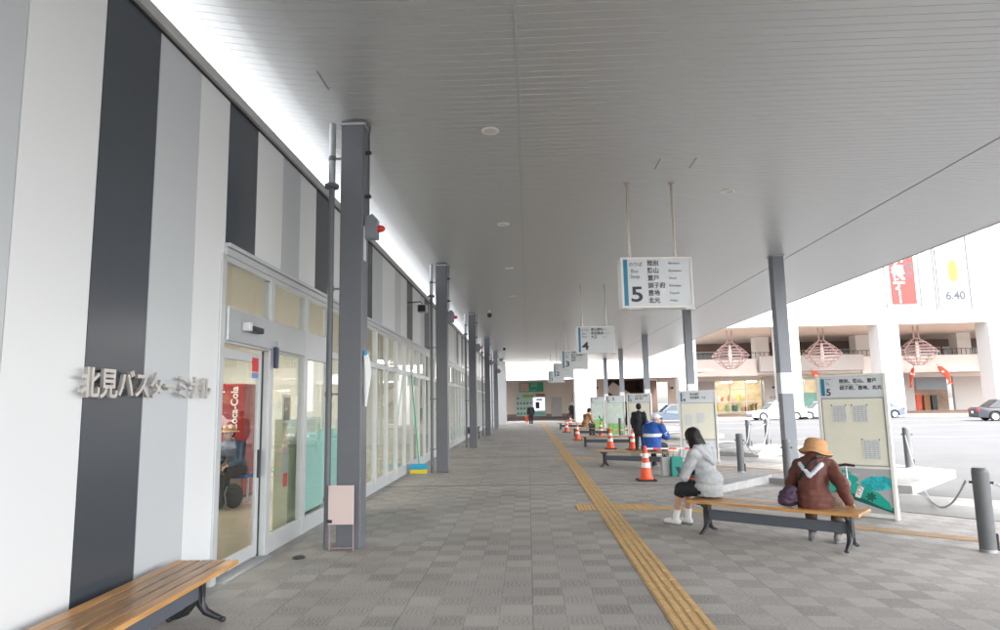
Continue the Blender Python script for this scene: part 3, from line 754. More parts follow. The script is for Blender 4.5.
# ------------------------------------------------------------------ timetable boards
def board(n, loc, ang, w, h, label, style):
    t = thing('timetable_board', label, 'board', (*loc, gz(loc[0])), R(-ang), 'bus stop timetable boards')
    # local: right bottom corner at origin, extends to -x ; face -y
    fr = .045; D = .13
    f = MB().box(-w, -w + fr, 0, D, 0, h).box(-fr, 0, 0, D, 0, h).box(-w + fr, -fr, 0, D, h - fr * .7, h).box(-w + fr, -fr, 0, D, .03, .03 + fr)
    part('frame', f, M['signframe'], t, bevel=.005)
    hd0 = h - .34
    part('back', MB().box(-w + fr, -fr, .03, D - .02, .075, h - fr * .7), M['postergrey'], t)
    part('header', MB().box(-w + fr + .003, -fr - .003, .012, .03, hd0, h - fr * .75), M['signwhite'], t)
    part('blue_bar', MB().box(-w + .065, -w + .115, .006, .0118, hd0 + .03, h - .06), M['signblue'], t)
    text(str(n), M['ink'], t, (-w + .13, .009, hd0 + .075), .14, sx=1.0, bold=.003)
    text('のりば', M['inkgrey'], t, (-w + .13, .009, h - .07), .026)
    text('Bus\nStop', M['inkgrey'], t, (-w + .14, .009, h - .13), .028)
    rr = SIGN[n]
    lines = ['、'.join(rr[:len(rr) // 2]), '、'.join(rr[len(rr) // 2:])] if len(rr) > 2 else rr
    for i, l in enumerate(lines):
        text(l, M['ink'], t, (-w + .32, .009, h - .105 - .10 * i), .066, sx=.93, bold=.0008)
    text('   '.join(ROM[n][:3]), M['inkgrey'], t, (-w + .33, .009, h - .155), .02)
    if style == 'poster':
        lo = .72
        part('timetable', MB().box(-w + fr + .02, -fr - .02, .016, .03, lo + .02, hd0 - .02), M['beige'], t)
        mb = MB().box(-w + fr, -fr, 0.002, .03, lo - .03, lo)
        part('rail', mb, M['signframe'], t)
        for (x0, z0, ww, hh) in ((-w + .19, h - .70, .19, .25), (-w + .46, h - .70, .20, .25), (-w + .56, lo + .1, .22, .28)):
            p = part('sheet', MB().box(x0, x0 + ww, .010, .014, z0, z0 + hh), M['paper'], t)
            g = MB()
            for k in range(9): g.box(x0 + .02, x0 + ww - .02, .0085, .0095, z0 + .025 + k * hh / 10, z0 + .028 + k * hh / 10)
            for k in range(4): g.box(x0 + .03 + k * ww / 4, x0 + .032 + k * ww / 4, .0085, .0095, z0 + .02, z0 + hh - .02)
            part('print', g, M['inkgrey'], p)
            mg = MB()
            for xx in (x0, x0 + ww):
                mg.box(xx - .008, xx + .008, .004, .0095, z0 + hh - .008, z0 + hh + .008)
            part('magnet', mg, M['ink'], p)
        # poster: grey ground, teal leaf shapes, can with red lettering
        po = part('poster', MB().box(-w + fr + .003, -fr - .003, .016, .03, .078, lo - .032), M['postergrey'], t)
        def flat(name, poly, m, yy):
            b = MB(); b.add([(x, yy, z) for x, z in poly], [tuple(range(len(poly)))]); return part(name, b, m, po)
        def ell(cx, cz_, a, b_, rot, n=28, t0=0, t1=2 * PI, wob=0):
            o = []
            for k in range(n):
                th = t0 + (t1 - t0) * k / (n if t1 - t0 > 6.2 else n - 1); rr_ = 1 + wob * math.sin(th * 7) 
                x = a * rr_ * math.cos(th); z = b_ * rr_ * math.sin(th)
                o.append((cx + x * math.cos(rot) - z * math.sin(rot), cz_ + x * math.sin(rot) + z * math.cos(rot)))
            return o
        clampx = lambda ps: [(min(-fr - .006, max(-w + fr + .006, x)), min(lo - .036, max(.082, z))) for x, z in ps]
        flat('leaf_shape', clampx(ell(-w + .22, .56, .24, .11, -.2, wob=.06)), M['tealp'], .0155)
        flat('leaf_shape', clampx(ell(-w + .16, .43, .17, .20, .3, wob=.05)), M['tealp'], .0153)
        flat('leaf_shape', clampx(ell(-.22, .49, .22, .10, .1, wob=.05)), M['tealb'], .0152)
        flat('shadow_shape', clampx([(-w + .1, .33), (-.05, .09), (-.05, .16), (-w + .28, .42)]), M['deepgreen'], .0151)
        flat('can_shape', clampx([(-w + .24, .46), (-w + .33, .52), (-.22, .36), (-.10, .24), (-.06, .13), (-.16, .15), (-w + .30, .36)]), M['tealp'], .0149)
        flat('can_top', clampx(ell(-w + .30, .445, .055, .085, -.5)), M['paper'], .0147)
        flat('can_band', clampx([(-w + .46, .45), (-w + .53, .42), (-w + .47, .27), (-w + .40, .29)]), M['reflect'], .0146)
        flat('can_mark', clampx(ell(-.32, .30, .06, .055, .2, wob=.3)), M['deepgreen'], .0145)
        text('バブ', M['red'], po, (-w + .445, .0143, .315), .062, ang=1.15, bold=.002, ext=.0003)
        text('とける、泡のうるおい', M['reflect'], po, (-w + .12, .0143, .60), .036, ext=.0003)
    else:
        lo = .62
        m1 = {'plain': M['beige'], 'map': M['mapmix']}[style]
        part('timetable', MB().box(-w + fr + .03, -fr - .03, .016, .03, lo + .02, hd0 - .02), m1, t)
        pp = MB()
        for (x0, z0) in ((-w + .15, h - .95), (-w + .48, h - .9), (-w + .3, lo + .1)):
            pp.box(x0, x0 + .2, .010, .014, z0, z0 + .28)
        part('sheet', pp, M['paper'], t)
        part('lower_panel', MB().box(-w + fr + .03, -fr - .03, .016, .03, .12, lo - .02), M['signwhite'] if style == 'plain' else M['lime'], t)
    return t
board(5, (5.07, 9.71), 38, .93, 2.04, 'white framed timetable board number 5 with a teal can poster below', 'poster')
board(4, (5.22, 18.9), 14, 1.02, 1.98, 'timetable board number 4 behind the woman in the grey hoodie', 'plain')
board(3, (4.72, 26.0), 20, .95, 2.0, 'timetable board number 3 right of the standing person in black', 'plain')
board(2, (4.80, 33.6), 12, .95, 2.0, 'timetable board number 2 with a green map panel', 'map')
board(1, (4.62, 41.0), 12, .86, 2.0, 'timetable board number 1, farthest, pale with green prints', 'map')

# ------------------------------------------------------------------ bollards and chains
def make_bollard(label, h=.90, r=.083):
    t = thing('bollard', label, 'bollard', (0, 0, 0), 0, 'grey bollards by the bus bays')
    part('post', MB().lathe([(r, 0), (r, h - .05), (r * .96, h - .015), (r * .80, h), (.002, h + .003)], 28), M['bollard'], t)
    part('base_ring', MB().lathe([(r + .003, .0), (r + .004, .03), (r + .001, .032)], 24), M['galv'], t)
    part('lug', MB().tube([(-r - .03, 0, h - .16), (r + .03, 0, h - .16)], .013, 8), M['black'], t)
    part('hinge', MB().box(r - .005, r + .02, -.02, .02, .02, .20), M['black'], t, bevel=.004)
    return t
B = [((4.99, 7.78), 'nearest grey bollard at the right edge of the paving'), ((8.44, 15.5), 'grey bollard on the white island right of board 5'),
     ((4.99, 16.3), 'grey bollard standing alone right of board 4'), ((7.39, 23.1), 'left of the two farther bollards on the island'),
     ((8.29, 23.9), 'right of the two farther bollards on the island'), ((5.10, 13.7), 'grey bollard close in front of the nearest right column'),
     ((4.45, 33.0), 'dark bollard between boards 1 and 2'), ((4.9, 27.2), 'dark bollard beside the standing person in black')]
b0 = None
for (x, y), lab in B:
    z = .02 if x > 6.9 else gz(x)
    if b0 is None: b0 = make_bollard(lab); b0.location = (x, y, z); b0.rotation_euler = (0, 0, R(-25))
    else: copy_tree(b0, (x, y, z), R(-25 - random.random() * 20), lab)
def chain(p, q, sag, label):
    p = Vector(p); q = Vector(q); L = (q - p).length; n = max(12, int(L / .045)); mb = MB()
    def P(t): v = p.lerp(q, t); v.z -= sag * 4 * t * (1 - t); return v
    for i in range(n):
        a, b = P(i / n), P((i + 1) / n); d = (b - a).normalized()
        s_ = d.cross(Vector((0, 0, 1))).normalized(); u = s_.cross(d)
        w = s_ if i % 2 else u
        c = (a + b) / 2; ln = (b - a).length * .62
        ring = [c + d * (math.cos(k * PI / 3) * ln) + w * (math.sin(k * PI / 3) * .014) for k in range(7)]
        mb.tube(ring, .0045, 4, False)
    solo('chain', mb, M['galv'], label, 'chain', 'chains between the bollards')
chain((5.09, 7.85, .65), (8.2, 8.6, .55), .3, 'chain running right from the nearest bollard')
chain((4.9, 7.9, .65), (8.35, 15.4, .75), .80, 'long slack chain from the nearest bollard back to the island bollard')
chain((5.05, 16.3, .62), (7.4, 23.0, .75), .3, 'chain from the lone bollard back to the island')
chain((5.1, 16.25, .62), (8.3, 23.8, .75), .62, 'slack chain crossing behind the lone bollard')
chain((7.45, 23.1, .75), (8.22, 23.85, .75), .12, 'short chain between the two farther bollards')

# ------------------------------------------------------------------ cones and bars
def make_cone(label):
    t = thing('traffic_cone', label, 'traffic cone', (0, 0, 0), 0, 'orange cones with white bands')
    part('base', MB().box(-.19, .19, -.19, .19, 0, .035), M['rubber'], t, bevel=.01)
    rr = lambda z: .135 - .105 * (z - .03) / .67
    part('cone_body', MB().lathe([(.155, .034), (.145, .05), (rr(.06), .06), (rr(.7), .70), (.022, .712), (.002, .714)], 24), M['orange'], t)
    for z0, z1 in ((.27, .37), (.47, .56)):
        part('white_band', MB().lathe([(rr(z0) + .001, z0), (rr(z0) + .0035, z0), (rr(z1) + .0035, z1), (rr(z1) + .001, z1)], 24), M['reflect'], t)
    return t
CN = [((2.41, 14.25), 'nearest orange traffic cone left of the hoodie woman'), ((3.62, 23.8), 'orange cone left of the blue jacket man'),
      ((2.86, 24.0), 'orange cone at the middle of the third bench'), ((3.42, 14.45), 'orange cone half hidden behind the hoodie woman'),
      ((3.55, 33.4), 'small orange cone under the green tuft by board 1'), ((2.12, 29.6), 'orange cone left of the camel coat person'),
      ((2.11, 37.6), 'farthest orange cone on the left of the benches'), ((2.95, 47.5), 'tiny orange cone beside the bicycle')]
c0 = None
for (x, y), lab in CN:
    if c0 is None: c0 = make_cone(lab); c0.location = (x, y, gz(x))
    else: copy_tree(c0, (x, y, gz(x)), R(random.random() * 60), lab)
def cbar(p, q, label):
    p = Vector(p); q = Vector(q); t = thing('barrier_bar', label, 'barrier bar', tuple(p), 0, 'red and white bars between cones')
    n = max(6, int((q - p).length / .3)); a = MB(); b = MB()
    for i in range(n):
        s0 = (q - p) * (i / n); s1 = (q - p) * ((i + 1) / n)
        (a if i % 2 else b).tube([s0, s1], .018, 8)
    part('red_section', a, M['orange'], t); part('white_section', b, M['reflect'], t)
cbar((2.41, 14.25, .62), (3.42, 14.45, .60), 'red and white bar running from the nearest cone behind the hoodie woman')
cbar((3.62, 23.8, .62), (2.86, 24.0, .62), 'short red and white bar between the two cones by the third bench')
t = thing('green_tuft', 'bright green bunch of plastic leaves on top of a small far cone', 'decoration', (3.55, 33.4, .60))
mb = MB()
for k in range(9):
    a = k * 2.4; d = Vector((math.cos(a), math.sin(a), .35 + .1 * k)).normalized(); s_ = Vector((-d.y, d.x, 0)).normalized() * .05
    p = Vector((0, 0, .02 * k)); mb.add([p, p + d * .18 + s_, p + d * .34, p + d * .18 - s_], [(0, 1, 2, 3)])
part('leaves', mb, mat('bright_green', (.03, .45, .10), .5), t)
part('stalk', MB().tube([(0, 0, 0), (0, 0, .25)], .01, 6), bpy.data.materials['bright_green'], t)
t = thing('shopping_bag', 'teal shopping bag on the ground behind the blue jacket man', 'bag', (3.25, 15.2, gz(3.2)))
part('bag_body', MB().prismx([(-.1, 0), (.1, 0), (.08, .42), (-.08, .42)], -.13, .13), M['teal'], t, bevel=.02)
part('handle', MB().tube([(-.08, 0, .42), (-.05, 0, .52), (.05, 0, .52), (.08, 0, .42)], .008, 6), M['teal'], t)
t = thing('tote_bag', 'pale grey bag standing left of the teal shopping bag', 'bag', (3.02, 15.3, gz(3)))
part('bag_body', MB().prismx([(-.09, 0), (.09, 0), (.07, .40), (-.07, .40)], -.09, .09), M['postergrey'], t, bevel=.02)
part('handle', MB().tube([(-.06, 0, .4), (0, 0, .5), (.06, 0, .4)], .007, 6), M['postergrey'], t)

# ------------------------------------------------------------------ people
def capsule(mb, p, r1, q, r2, n=14):
    p = Vector(p); q = Vector(q); d = q - p; L = d.length
    if L < 1e-5: d = Vector((0, 0, 1))
    d.normalize()
    pts = []; rs = []
    for k in range(5):
        a = -PI / 2 + PI / 2 * k / 4
        pts.append(p + d * r1 * math.sin(a)); rs.append(max(.0008, r1 * math.cos(a)))
    for k in range(5):
        a = PI / 2 * k / 4
        pts.append(q + d * r2 * math.sin(a)); rs.append(max(.0008, r2 * math.cos(a)))
    if L < 1e-4: pts.pop(4); rs.pop(4)
    a = d.cross(Vector((0, 0, 1)) if abs(d.z) < .9 else Vector((1, 0, 0))).normalized(); b = d.cross(a)
    vs = []; fs = []
    for c, r in zip(pts, rs): vs += [c + (a * math.cos(2 * PI * k / n) + b * math.sin(2 * PI * k / n)) * r for k in range(n)]
    for i in range(len(pts) - 1):
        for k in range(n):
            k2 = (k + 1) % n; fs.append((i * n + k, i * n + k2, (i + 1) * n + k2, (i + 1) * n + k))
    mb.add(vs, fs + [tuple(range(n))[::-1], tuple((len(pts) - 1) * n + k for k in range(n))], True)
def ellip(mb, c, r, rot=(0, 0, 0)):
    t = MB().ball((0, 0, 0), 1, 12); e = Euler(rot).to_matrix(); c = Vector(c)
    mb.add([e @ Vector((v[0] * r[0], v[1] * r[1], v[2] * r[2])) + c for v in t.v], t.f, True)
def organic(name, mb, m, parent, voxel=.012, smooth=4, crumple=0., cs=9., label=None, cut=None):
    me = mb.mesh('tmp'); o = bpy.data.objects.new('tmp', me); COL.objects.link(o)
    r = o.modifiers.new('r', 'REMESH'); r.mode = 'VOXEL'; r.voxel_size = voxel; r.use_smooth_shade = True
    s2 = o.modifiers.new('s', 'SMOOTH'); s2.iterations = smooth; s2.factor = .5
    dg = bpy.context.evaluated_depsgraph_get(); dg.update()
    me2 = bpy.data.meshes.new_from_object(o.evaluated_get(dg)); bpy.data.objects.remove(o)
    me2.name = name
    if crumple:
        ns = [v.normal.copy() for v in me2.vertices]
        for v, nn in zip(me2.vertices, ns):
            c = v.co
            f = noise.noise(Vector((c.x * cs, c.y * cs, c.z * cs * 2.2))) + .5 * noise.noise(Vector((c.x * cs * 2.5, c.y * cs * 2.5, c.z * cs * 3.1)))
            v.co = c + nn * f * crumple
    me2.polygons.foreach_set('use_smooth', [True] * len(me2.polygons))
    ob = link(name, me2, m, parent)
    if label: ob['label'] = label
    return ob
def hand(mb, wr, dr, side, curl=.5, thick=1.):
    """palm + five bent fingers at wrist wr pointing along dr; side=+1 right, -1 left"""
    wr = Vector(wr); d = Vector(dr).normalized()
    up_ = Vector((0, 0, 1)) if abs(d.z) < .85 else Vector((0, 1, 0))
    s_ = d.cross(up_).normalized() * side; n = s_.cross(d).normalized() * side
    if n.z > 0 and abs(d.z) < .85: n = -n
    capsule(mb, wr, .024, wr + d * .03, .026); 
    for o in (-.024, 0, .024): capsule(mb, wr + d * .02 + s_ * o * .7, .015, wr + d * .085 + s_ * o * 1.1, .0135)
    for k, (o, L) in enumerate(((-.031, .058), (-.011, .070), (.010, .066), (.029, .052))):
        a = wr + d * .085 + s_ * o; e = a + (d * math.cos(curl * .6) + n * math.sin(curl * .6)) * L * .5
        f = e + (d * math.cos(curl * 1.7) + n * math.sin(curl * 1.7)) * L * .5
        capsule(mb, a, .0095 * thick, e, .009 * thick, 8); capsule(mb, e, .009 * thick, f, .0078 * thick, 8)
    a = wr + d * .03 - s_ * .026; e = a + (d * .7 - s_ * .6 + n * .3).normalized() * .035; f = e + (d * .9 + n * .4).normalized() * .03
    capsule(mb, a, .0115 * thick, e, .011 * thick, 8); capsule(mb, e, .0105 * thick, f, .0085 * thick, 8)
def head(mb, c, yaw=0., pitch=0., r=1.):
    Rt = Euler((pitch, 0, yaw)).to_matrix(); c = Vector(c)
    P = lambda x, y, z: c + Rt @ Vector((x * r, y * r, z * r))
    ellip(mb, P(0, -.008, .02), (.078 * r, .094 * r, .10 * r), (pitch, 0, yaw))
    ellip(mb, P(0, .03, -.045), (.056 * r, .062 * r, .065 * r), (pitch, 0, yaw))
    capsule(mb, P(0, .085, .005), .010 * r, P(0, .105, -.022), .013 * r, 8)     # nose
    capsule(mb, P(-.018, .086, -.052), .008 * r, P(.018, .086, -.052), .008 * r, 8)  # lips
    capsule(mb, P(-.03, .078, .028), .012 * r, P(.03, .078, .028), .012 * r, 8)   # brow
    for s_ in (-1, 1): ellip(mb, P(s_ * .078, -.005, -.005), (.012 * r, .02 * r, .03 * r), (pitch, 0, yaw))
    return P
def lerp(a, b, t): return Vector(a).lerp(Vector(b), t)

from mathutils.bvhtree import BVHTree
def surf(t, name):
    o = [c for c in t.children if c.name.split('.')[0] == name][0]
    tree = BVHTree.FromPolygons([v.co for v in o.data.vertices], [tuple(p.vertices) for p in o.data.polygons])
    def f(x, z, c=None, d=Vector((0, 1, 0))):
        org = Vector((x, -1, z)) if c is None else c
        h = tree.ray_cast(org, d)[0]
        return h if h is not None else Vector((x, -.15, z))
    return f
def figure(label, loc, rz, J, pal, vox=.012, group=None, hair='short', extra=None, sc=1., long_sleeve=True, legs='trousers', coat=.0, curl=.7, bulk=0.):
    """J: dict of joints in local metres, +y is the way the person faces"""
    t = thing('person', label, 'person', loc, rz, group); t.scale = (sc, sc, sc)
    J = {k: Vector(v) for k, v in J.items()}
    b = MB()
    pel, ch, nk, hd = J['pelvis'], J['chest'], J['neck'], J['head']
    ellip(b, pel, (.15, .11, .11)); capsule(b, pel, .115, lerp(pel, ch, .5), .11); capsule(b, lerp(pel, ch, .5), .11, ch, .125)
    for s_ in (-1, 1):
        S = 'r' if s_ > 0 else 'l'
        sh, elb, wr, hip, kn, an, to = (J[S + q] for q in ('sh', 'el', 'wr', 'hip', 'kn', 'an', 'to'))
        capsule(b, ch + Vector((s_ * .05, 0, .02)), .10, sh, .055)
        capsule(b, sh, .052, elb, .040); capsule(b, elb, .039, wr, .026)
        hand(b, wr, J.get(S + 'hd', (wr - elb)), s_, curl, 1.1 if vox < .009 else 1.5)
        capsule(b, hip, .085, kn, .056); capsule(b, kn, .054, lerp(kn, an, .4), .052); capsule(b, lerp(kn, an, .4), .05, an, .036)
        capsule(b, an, .036, to, .028)
    capsule(b, ch + Vector((0, 0, .06)), .075, nk, .056); capsule(b, nk, .052, hd + Vector((0, -.01, -.03)), .05)
    P = head(b, hd, J.get('yaw', Vector((0, 0, 0))).x, J.get('pitch', Vector((0, 0, 0))).x)
    organic('body', b, pal.get('skin', M['skin']), t, vox, 3)
    for s_ in (-1, 1):
        part('eye', MB().ball(tuple(P(s_ * .031, .076, .008)), .011, 8), M['ink'], t)
    # jacket
    j = MB(); g = .022 + bulk
    capsule(j, pel + Vector((0, 0, -.02 - coat * .3)), .145 + g + coat * .08, lerp(pel, ch, .5), .125 + g)
    ellip(j, pel + Vector((0, 0, -.01)), (.165 + g, .125 + g, .11 + coat * .5))
    capsule(j, lerp(pel, ch, .5), .12 + g, ch, .135 + g)
    for s_ in (-1, 1):
        S = 'r' if s_ > 0 else 'l'
        sh, elb, wr = (J[S + q] for q in ('sh', 'el', 'wr'))
        capsule(j, ch + Vector((s_ * .05, 0, .03)), .11 + g * .4, sh, .062 + g * .6)
        capsule(j, sh, .060 + g * .6, elb, .050 + g * .7)
        capsule(j, elb, .050 + g * .7, lerp(elb, wr, .93), .036 + g * .5)
    capsule(j, ch + Vector((0, 0, .08)), .085, nk + Vector((0, 0, -.02)), .07)
    jk = organic(pal.get('topname', 'jacket'), j, pal['top'], t, max(vox, .010), 4, .012, 7.)
    if 'seat' in J:
        for v in jk.data.vertices: v.co.z = max(v.co.z, J['seat'].x)
    # legs
    l = MB()
    for s_ in (-1, 1):
        S = 'r' if s_ > 0 else 'l'
        hip, kn, an = (J[S + q] for q in ('hip', 'kn', 'an'))
        capsule(l, pel, .12, hip, .105)
        if legs == 'shorts':
            capsule(l, hip, .105, lerp(hip, kn, .97), .088); capsule(l, kn, .085, lerp(kn, an, .12), .082)
        else:
            capsule(l, hip, .105, kn, .076); capsule(l, kn, .078, lerp(kn, an, .9), .058)
    organic('shorts' if legs == 'shorts' else 'trousers', l, pal['bottom'], t, max(vox, .010), 3, .009, 9.)
    for s_ in (-1, 1):
        S = 'r' if s_ > 0 else 'l'
        an, to = J[S + 'an'], J[S + 'to']; d = (to - an); d.z = 0; d.normalize()
        h = MB(); base = Vector((an.x, an.y, 0)); zf = to.z - .03
        capsule(h, base - d * .035 + Vector((0, 0, zf + .045)), .042, base + d * .07 + Vector((0, 0, zf + .045)), .045)
        capsule(h, base + d * .07 + Vector((0, 0, zf + .042)), .045, base + d * .155 + Vector((0, 0, zf + .034)), .034)
        capsule(h, base - d * .02 + Vector((0, 0, zf + .05)), .043, base + Vector((0, 0, zf + .09)), .042)
        s2 = organic('shoe', h, pal['shoe'], t, max(vox * .8, .007), 2)
        sd_ = Vector((-d.y, d.x, 0)); so_ = []
        for k_ in range(20):
            a_ = 2 * PI * k_ / 20; so_.append(base + d * (.055 + .135 * math.cos(a_)) + sd_ * ((.048 + .006 * math.cos(a_)) * math.sin(a_)))
        part('sole', MB().prism([(v.x, v.y) for v in so_], zf - .004, zf + .022), M['sole'], s2)
        if pal.get('sock'):
            k = MB(); capsule(k, an, .042, lerp(an, J[S + 'kn'], .28), .047); organic('sock', k, pal['sock'], t, .01, 1)
    # hair
    h = MB(); hm = pal.get('hair', M['hair'])
    yaw = J.get('yaw', Vector((0, 0, 0))).x; pt = J.get('pitch', Vector((0, 0, 0))).x
    q = 1.1 if hair == 'long' else 1.; ellip(h, P(0, -.022, .038), (.090 * q, .096 * q, .098), (pt, 0, yaw)); ellip(h, P(0, -.045, .0), (.084 * q, .07 * q, .085), (pt, 0, yaw))
    if hair == 'long':
        for x in (-.06, -.03, 0, .03, .06):
            capsule(h, P(x, -.05, 0), .050, P(x * 1.25, -.055, -.13), .044); capsule(h, P(x * 1.2, -.055, -.12), .042, P(x * 1.25, -.03, -.22), .026)
        for x in (-.078, .078):
            capsule(h, P(x, -.01, .02), .032, P(x * 1.05, .02, -.12), .026); capsule(h, P(x * 1.05, .02, -.12), .026, P(x, .035, -.2), .014)
    if hair != 'none':
        organic('hair', h, hm, t, max(vox * .8, .007), 2, .004, 30)
    if extra: extra(t, J, P)
    return t
def sit(lean=.2, knee=.42, spread=.10, seat=.42, tor=.50):
    pz = seat + .115
    pel = (0, 0, pz); ch = (0, .40 * tor / .5 * math.sin(lean), pz + .36 * tor / .5 * math.cos(lean))
    nk = (0, ch[1] + .10 * math.sin(lean + .1), ch[2] + .13); hd = (0, nk[1] + .05 + .10 * math.sin(lean), nk[2] + .125)
    J = dict(pelvis=pel, chest=ch, neck=nk, head=hd, seat=(seat + .004, 0, 0))
    for s_, S in ((1, 'r'), (-1, 'l')):
        J[S + 'sh'] = (s_ * .175, ch[1] - .005, ch[2] + .06)
        J[S + 'hip'] = (s_ * .09, .02, pz - .015); J[S + 'kn'] = (s_ * spread, knee, seat + .06)
        J[S + 'an'] = (s_ * spread, knee - .02, .09); J[S + 'to'] = (s_ * spread * 1.15, knee + .11, .035)
        J[S + 'el'] = (s_ * .22, ch[1] + .06, ch[2] - .20); J[S + 'wr'] = (s_ * .15, ch[1] + .24, ch[2] - .26)
    return J
def stand(step=.0, H=1.62):
    k = H / 1.70
    J = dict(pelvis=(0, 0, .93 * k), chest=(0, .02, 1.26 * k), neck=(0, .02, 1.42 * k), head=(0, .04, 1.565 * k))
    for s_, S in ((1, 'r'), (-1, 'l')):
        J[S + 'sh'] = (s_ * .17, .01, 1.34 * k); J[S + 'el'] = (s_ * .23, -.02, 1.07 * k); J[S + 'wr'] = (s_ * .22, .07, .84 * k)
        J[S + 'hip'] = (s_ * .085, 0, .90 * k); J[S + 'kn'] = (s_ * .09, .03 + s_ * step * .5, .49 * k)
        J[S + 'an'] = (s_ * .09, -.02 + s_ * step, .09); J[S + 'to'] = (s_ * .10, .10 + s_ * step, .035)
    return J

# woman in the grey hoodie, side-on at the left end of the near bench
J = sit(lean=.22, knee=.40, spread=.075)
J['lwr'] = (-.05, .36, .64); J['lel'] = (-.22, .20, .66); J['rwr'] = (.07, .38, .66); J['rel'] = (.23, .20, .66)
J['lhd'] = (.4, .8, .25); J['rhd'] = (-.4, .8, .25)
J['yaw'] = (.15, 0, 0); J['pitch'] = (-.42, 0, 0); J['head'] = (0, J['head'][1] + .035, J['head'][2] - .005)
J['ran'] = (.10, .46, .09); J['rto'] = (.12, .58, .035); J['lan'] = (-.07, .52, .09); J['lto'] = (-.08, .64, .035)
def hoodie_extra(t, J, P):
    ch, nk = J['chest'], J['neck']
    h = MB()
    for x in (-.11, -.055, 0, .055, .11):
        capsule(h, nk + Vector((x, -.075 + abs(x) * .35, -.0)), .048, ch + Vector((x * .55, -.165 + abs(x) * .2, -.05 + abs(x) * .5)), .038)
    capsule(h, nk + Vector((-.10, 0, -.03)), .035, nk + Vector((-.06, .07, -.08)), .03); capsule(h, nk + Vector((.10, 0, -.03)), .035, nk + Vector((.06, .07, -.08)), .03)
    organic('hood', h, M['hoodie'], t, .009, 4, .008, 12)
    c = MB()
    for s_, S in ((1, 'r'), (-1, 'l')):
        capsule(c, lerp(J[S + 'el'], J[S + 'wr'], .55), .056, lerp(J[S + 'el'], J[S + 'wr'], .95), .046)
    organic('cuff', c, M['shorts'], t, .009, 3, .008, 14)
    hm = MB(); ellip(hm, (0, .01, .535), (.20, .175, .13)); ellip(hm, (0, -.01, .62), (.185, .16, .15))
    he = organic('hem', hm, M['hoodie'], t, .01, 4, .006, 12)
    for v in he.data.vertices: v.co.z = max(v.co.z, .424)
woman = figure('woman in a grey hoodie and black shorts looking down at a phone', (2.27, 8.77, gz(2.2)), R(36), J,
       dict(top=M['hoodie'], topname='hoodie', bottom=M['shorts'], shoe=M['shoe'], sock=M['whitecloth'], hair=M['hair']), .0075, hair='long', extra=hoodie_extra, legs='shorts', coat=.10)
import math as _m
def at_local(t, v): return Matrix.Translation(t.location) @ Matrix.Rotation(t.rotation_euler.z, 4, 'Z') @ Vector(v)
p = at_local(woman, (.0, .47, .69))
t = thing('phone', 'smartphone in a blue case held by the woman in the grey hoodie', 'phone', tuple(p), R(36))
part('case', MB().box(-.038, .038, -.006, .006, -.075, .075, Matrix.Rotation(R(-35), 4, 'X')), M['cyan'], t, bevel=.003)
part('display', MB().box(-.034, .034, -.0085, -.0065, -.068, .068, Matrix.Rotation(R(-35), 4, 'X')), M['ink'], t)

# elderly person with straw hat and maroon jacket, from behind
J = sit(lean=.26, knee=.40, spread=.14, tor=.46)
J['rsh'] = (.165, J['chest'][1] + .03, J['chest'][2] + .02); J['lsh'] = (-.165, J['chest'][1] + .03, J['chest'][2] + .02)
J['neck'] = (0, J['neck'][1] + .02, J['neck'][2] - .03); J['head'] = (0, J['head'][1] + .035, J['head'][2] - .095)
J['rel'] = (.30, -.01, .70); J['rwr'] = (.335, .10, .50); J['rhd'] = (.1, .8, -.45)
J['lwr'] = (-.10, .36, .60); J['lel'] = (-.27, .16, .66)
J['yaw'] = (-.25, 0, 0); J['pitch'] = (-.15, 0, 0)
def hat_extra(t, J, P):
    c = P(0, -.012, .05); yaw = J['yaw'][0]
    prof = [(.155, -.055), (.158, -.05), (.150, -.036), (.128, -.018), (.112, -.004), (.108, .03), (.100, .07), (.078, .094), (.045, .104), (.002, .106)]
    inner = [(.002, .098), (.07, .088), (.098, .03), (.108, -.01), (.125, -.026), (.15, -.046), (.155, -.055)]
    m = MB().lathe(prof + inner, 32)
    rt = Euler((-.22, .05, yaw)).to_matrix()
    m.v = [tuple(rt @ Vector((v[0] * (1 + .03 * math.sin(3 * math.atan2(v[1], v[0]))), v[1] * 1.08, v[2] + .008 * math.sin(4 * math.atan2(v[1], v[0])) * (math.hypot(v[0], v[1]) > .12))) + c) for v in m.v]
    m.v = [tuple(c + (Vector(v) - c) * 1.16) for v in m.v]
    part('hat', m, M['tan'], t)
    nk = J['neck']; ch = J['chest']
    s2 = MB()
    capsule(s2, nk + Vector((-.085, .02, -.01)), .03, nk + Vector((-.045, -.065, -.015)), .033); capsule(s2, nk + Vector((-.045, -.065, -.015)), .033, nk + Vector((.045, -.065, -.015)), .033)
    capsule(s2, nk + Vector((.045, -.065, -.015)), .033, nk + Vector((.085, .02, -.01)), .03)
    sf = surf(t, 'jacket')
    for sx in (-1, 1):
        pp = [sf(sx * .115 * (1 - k / 8), nk.z - .045 - .125 * k / 8) - Vector((0, .004, 0)) for k in range(9)]
        for a_, b_ in zip(pp[:-1], pp[1:]): capsule(s2, a_, .026, b_, .026)
    organic('scarf', s2, M['scarf'], t, .008, 3, .006, 16)
    mk = MB(); capsule(mk, P(-.05, .06, -.04), .03, P(.05, .06, -.04), .03); organic('face_mask', mk, M['whitecloth'], t, .009, 2)
old = figure('elderly person in a straw hat and maroon jacket sitting with back turned', (3.20, 7.88, gz(3.2)), R(-36), J,
       dict(top=M['maroon'], bottom=M['brown'], shoe=M['shoegrey'], hair=M['hairgrey']), .0075, extra=hat_extra, coat=.06, sc=1.0, bulk=.018)
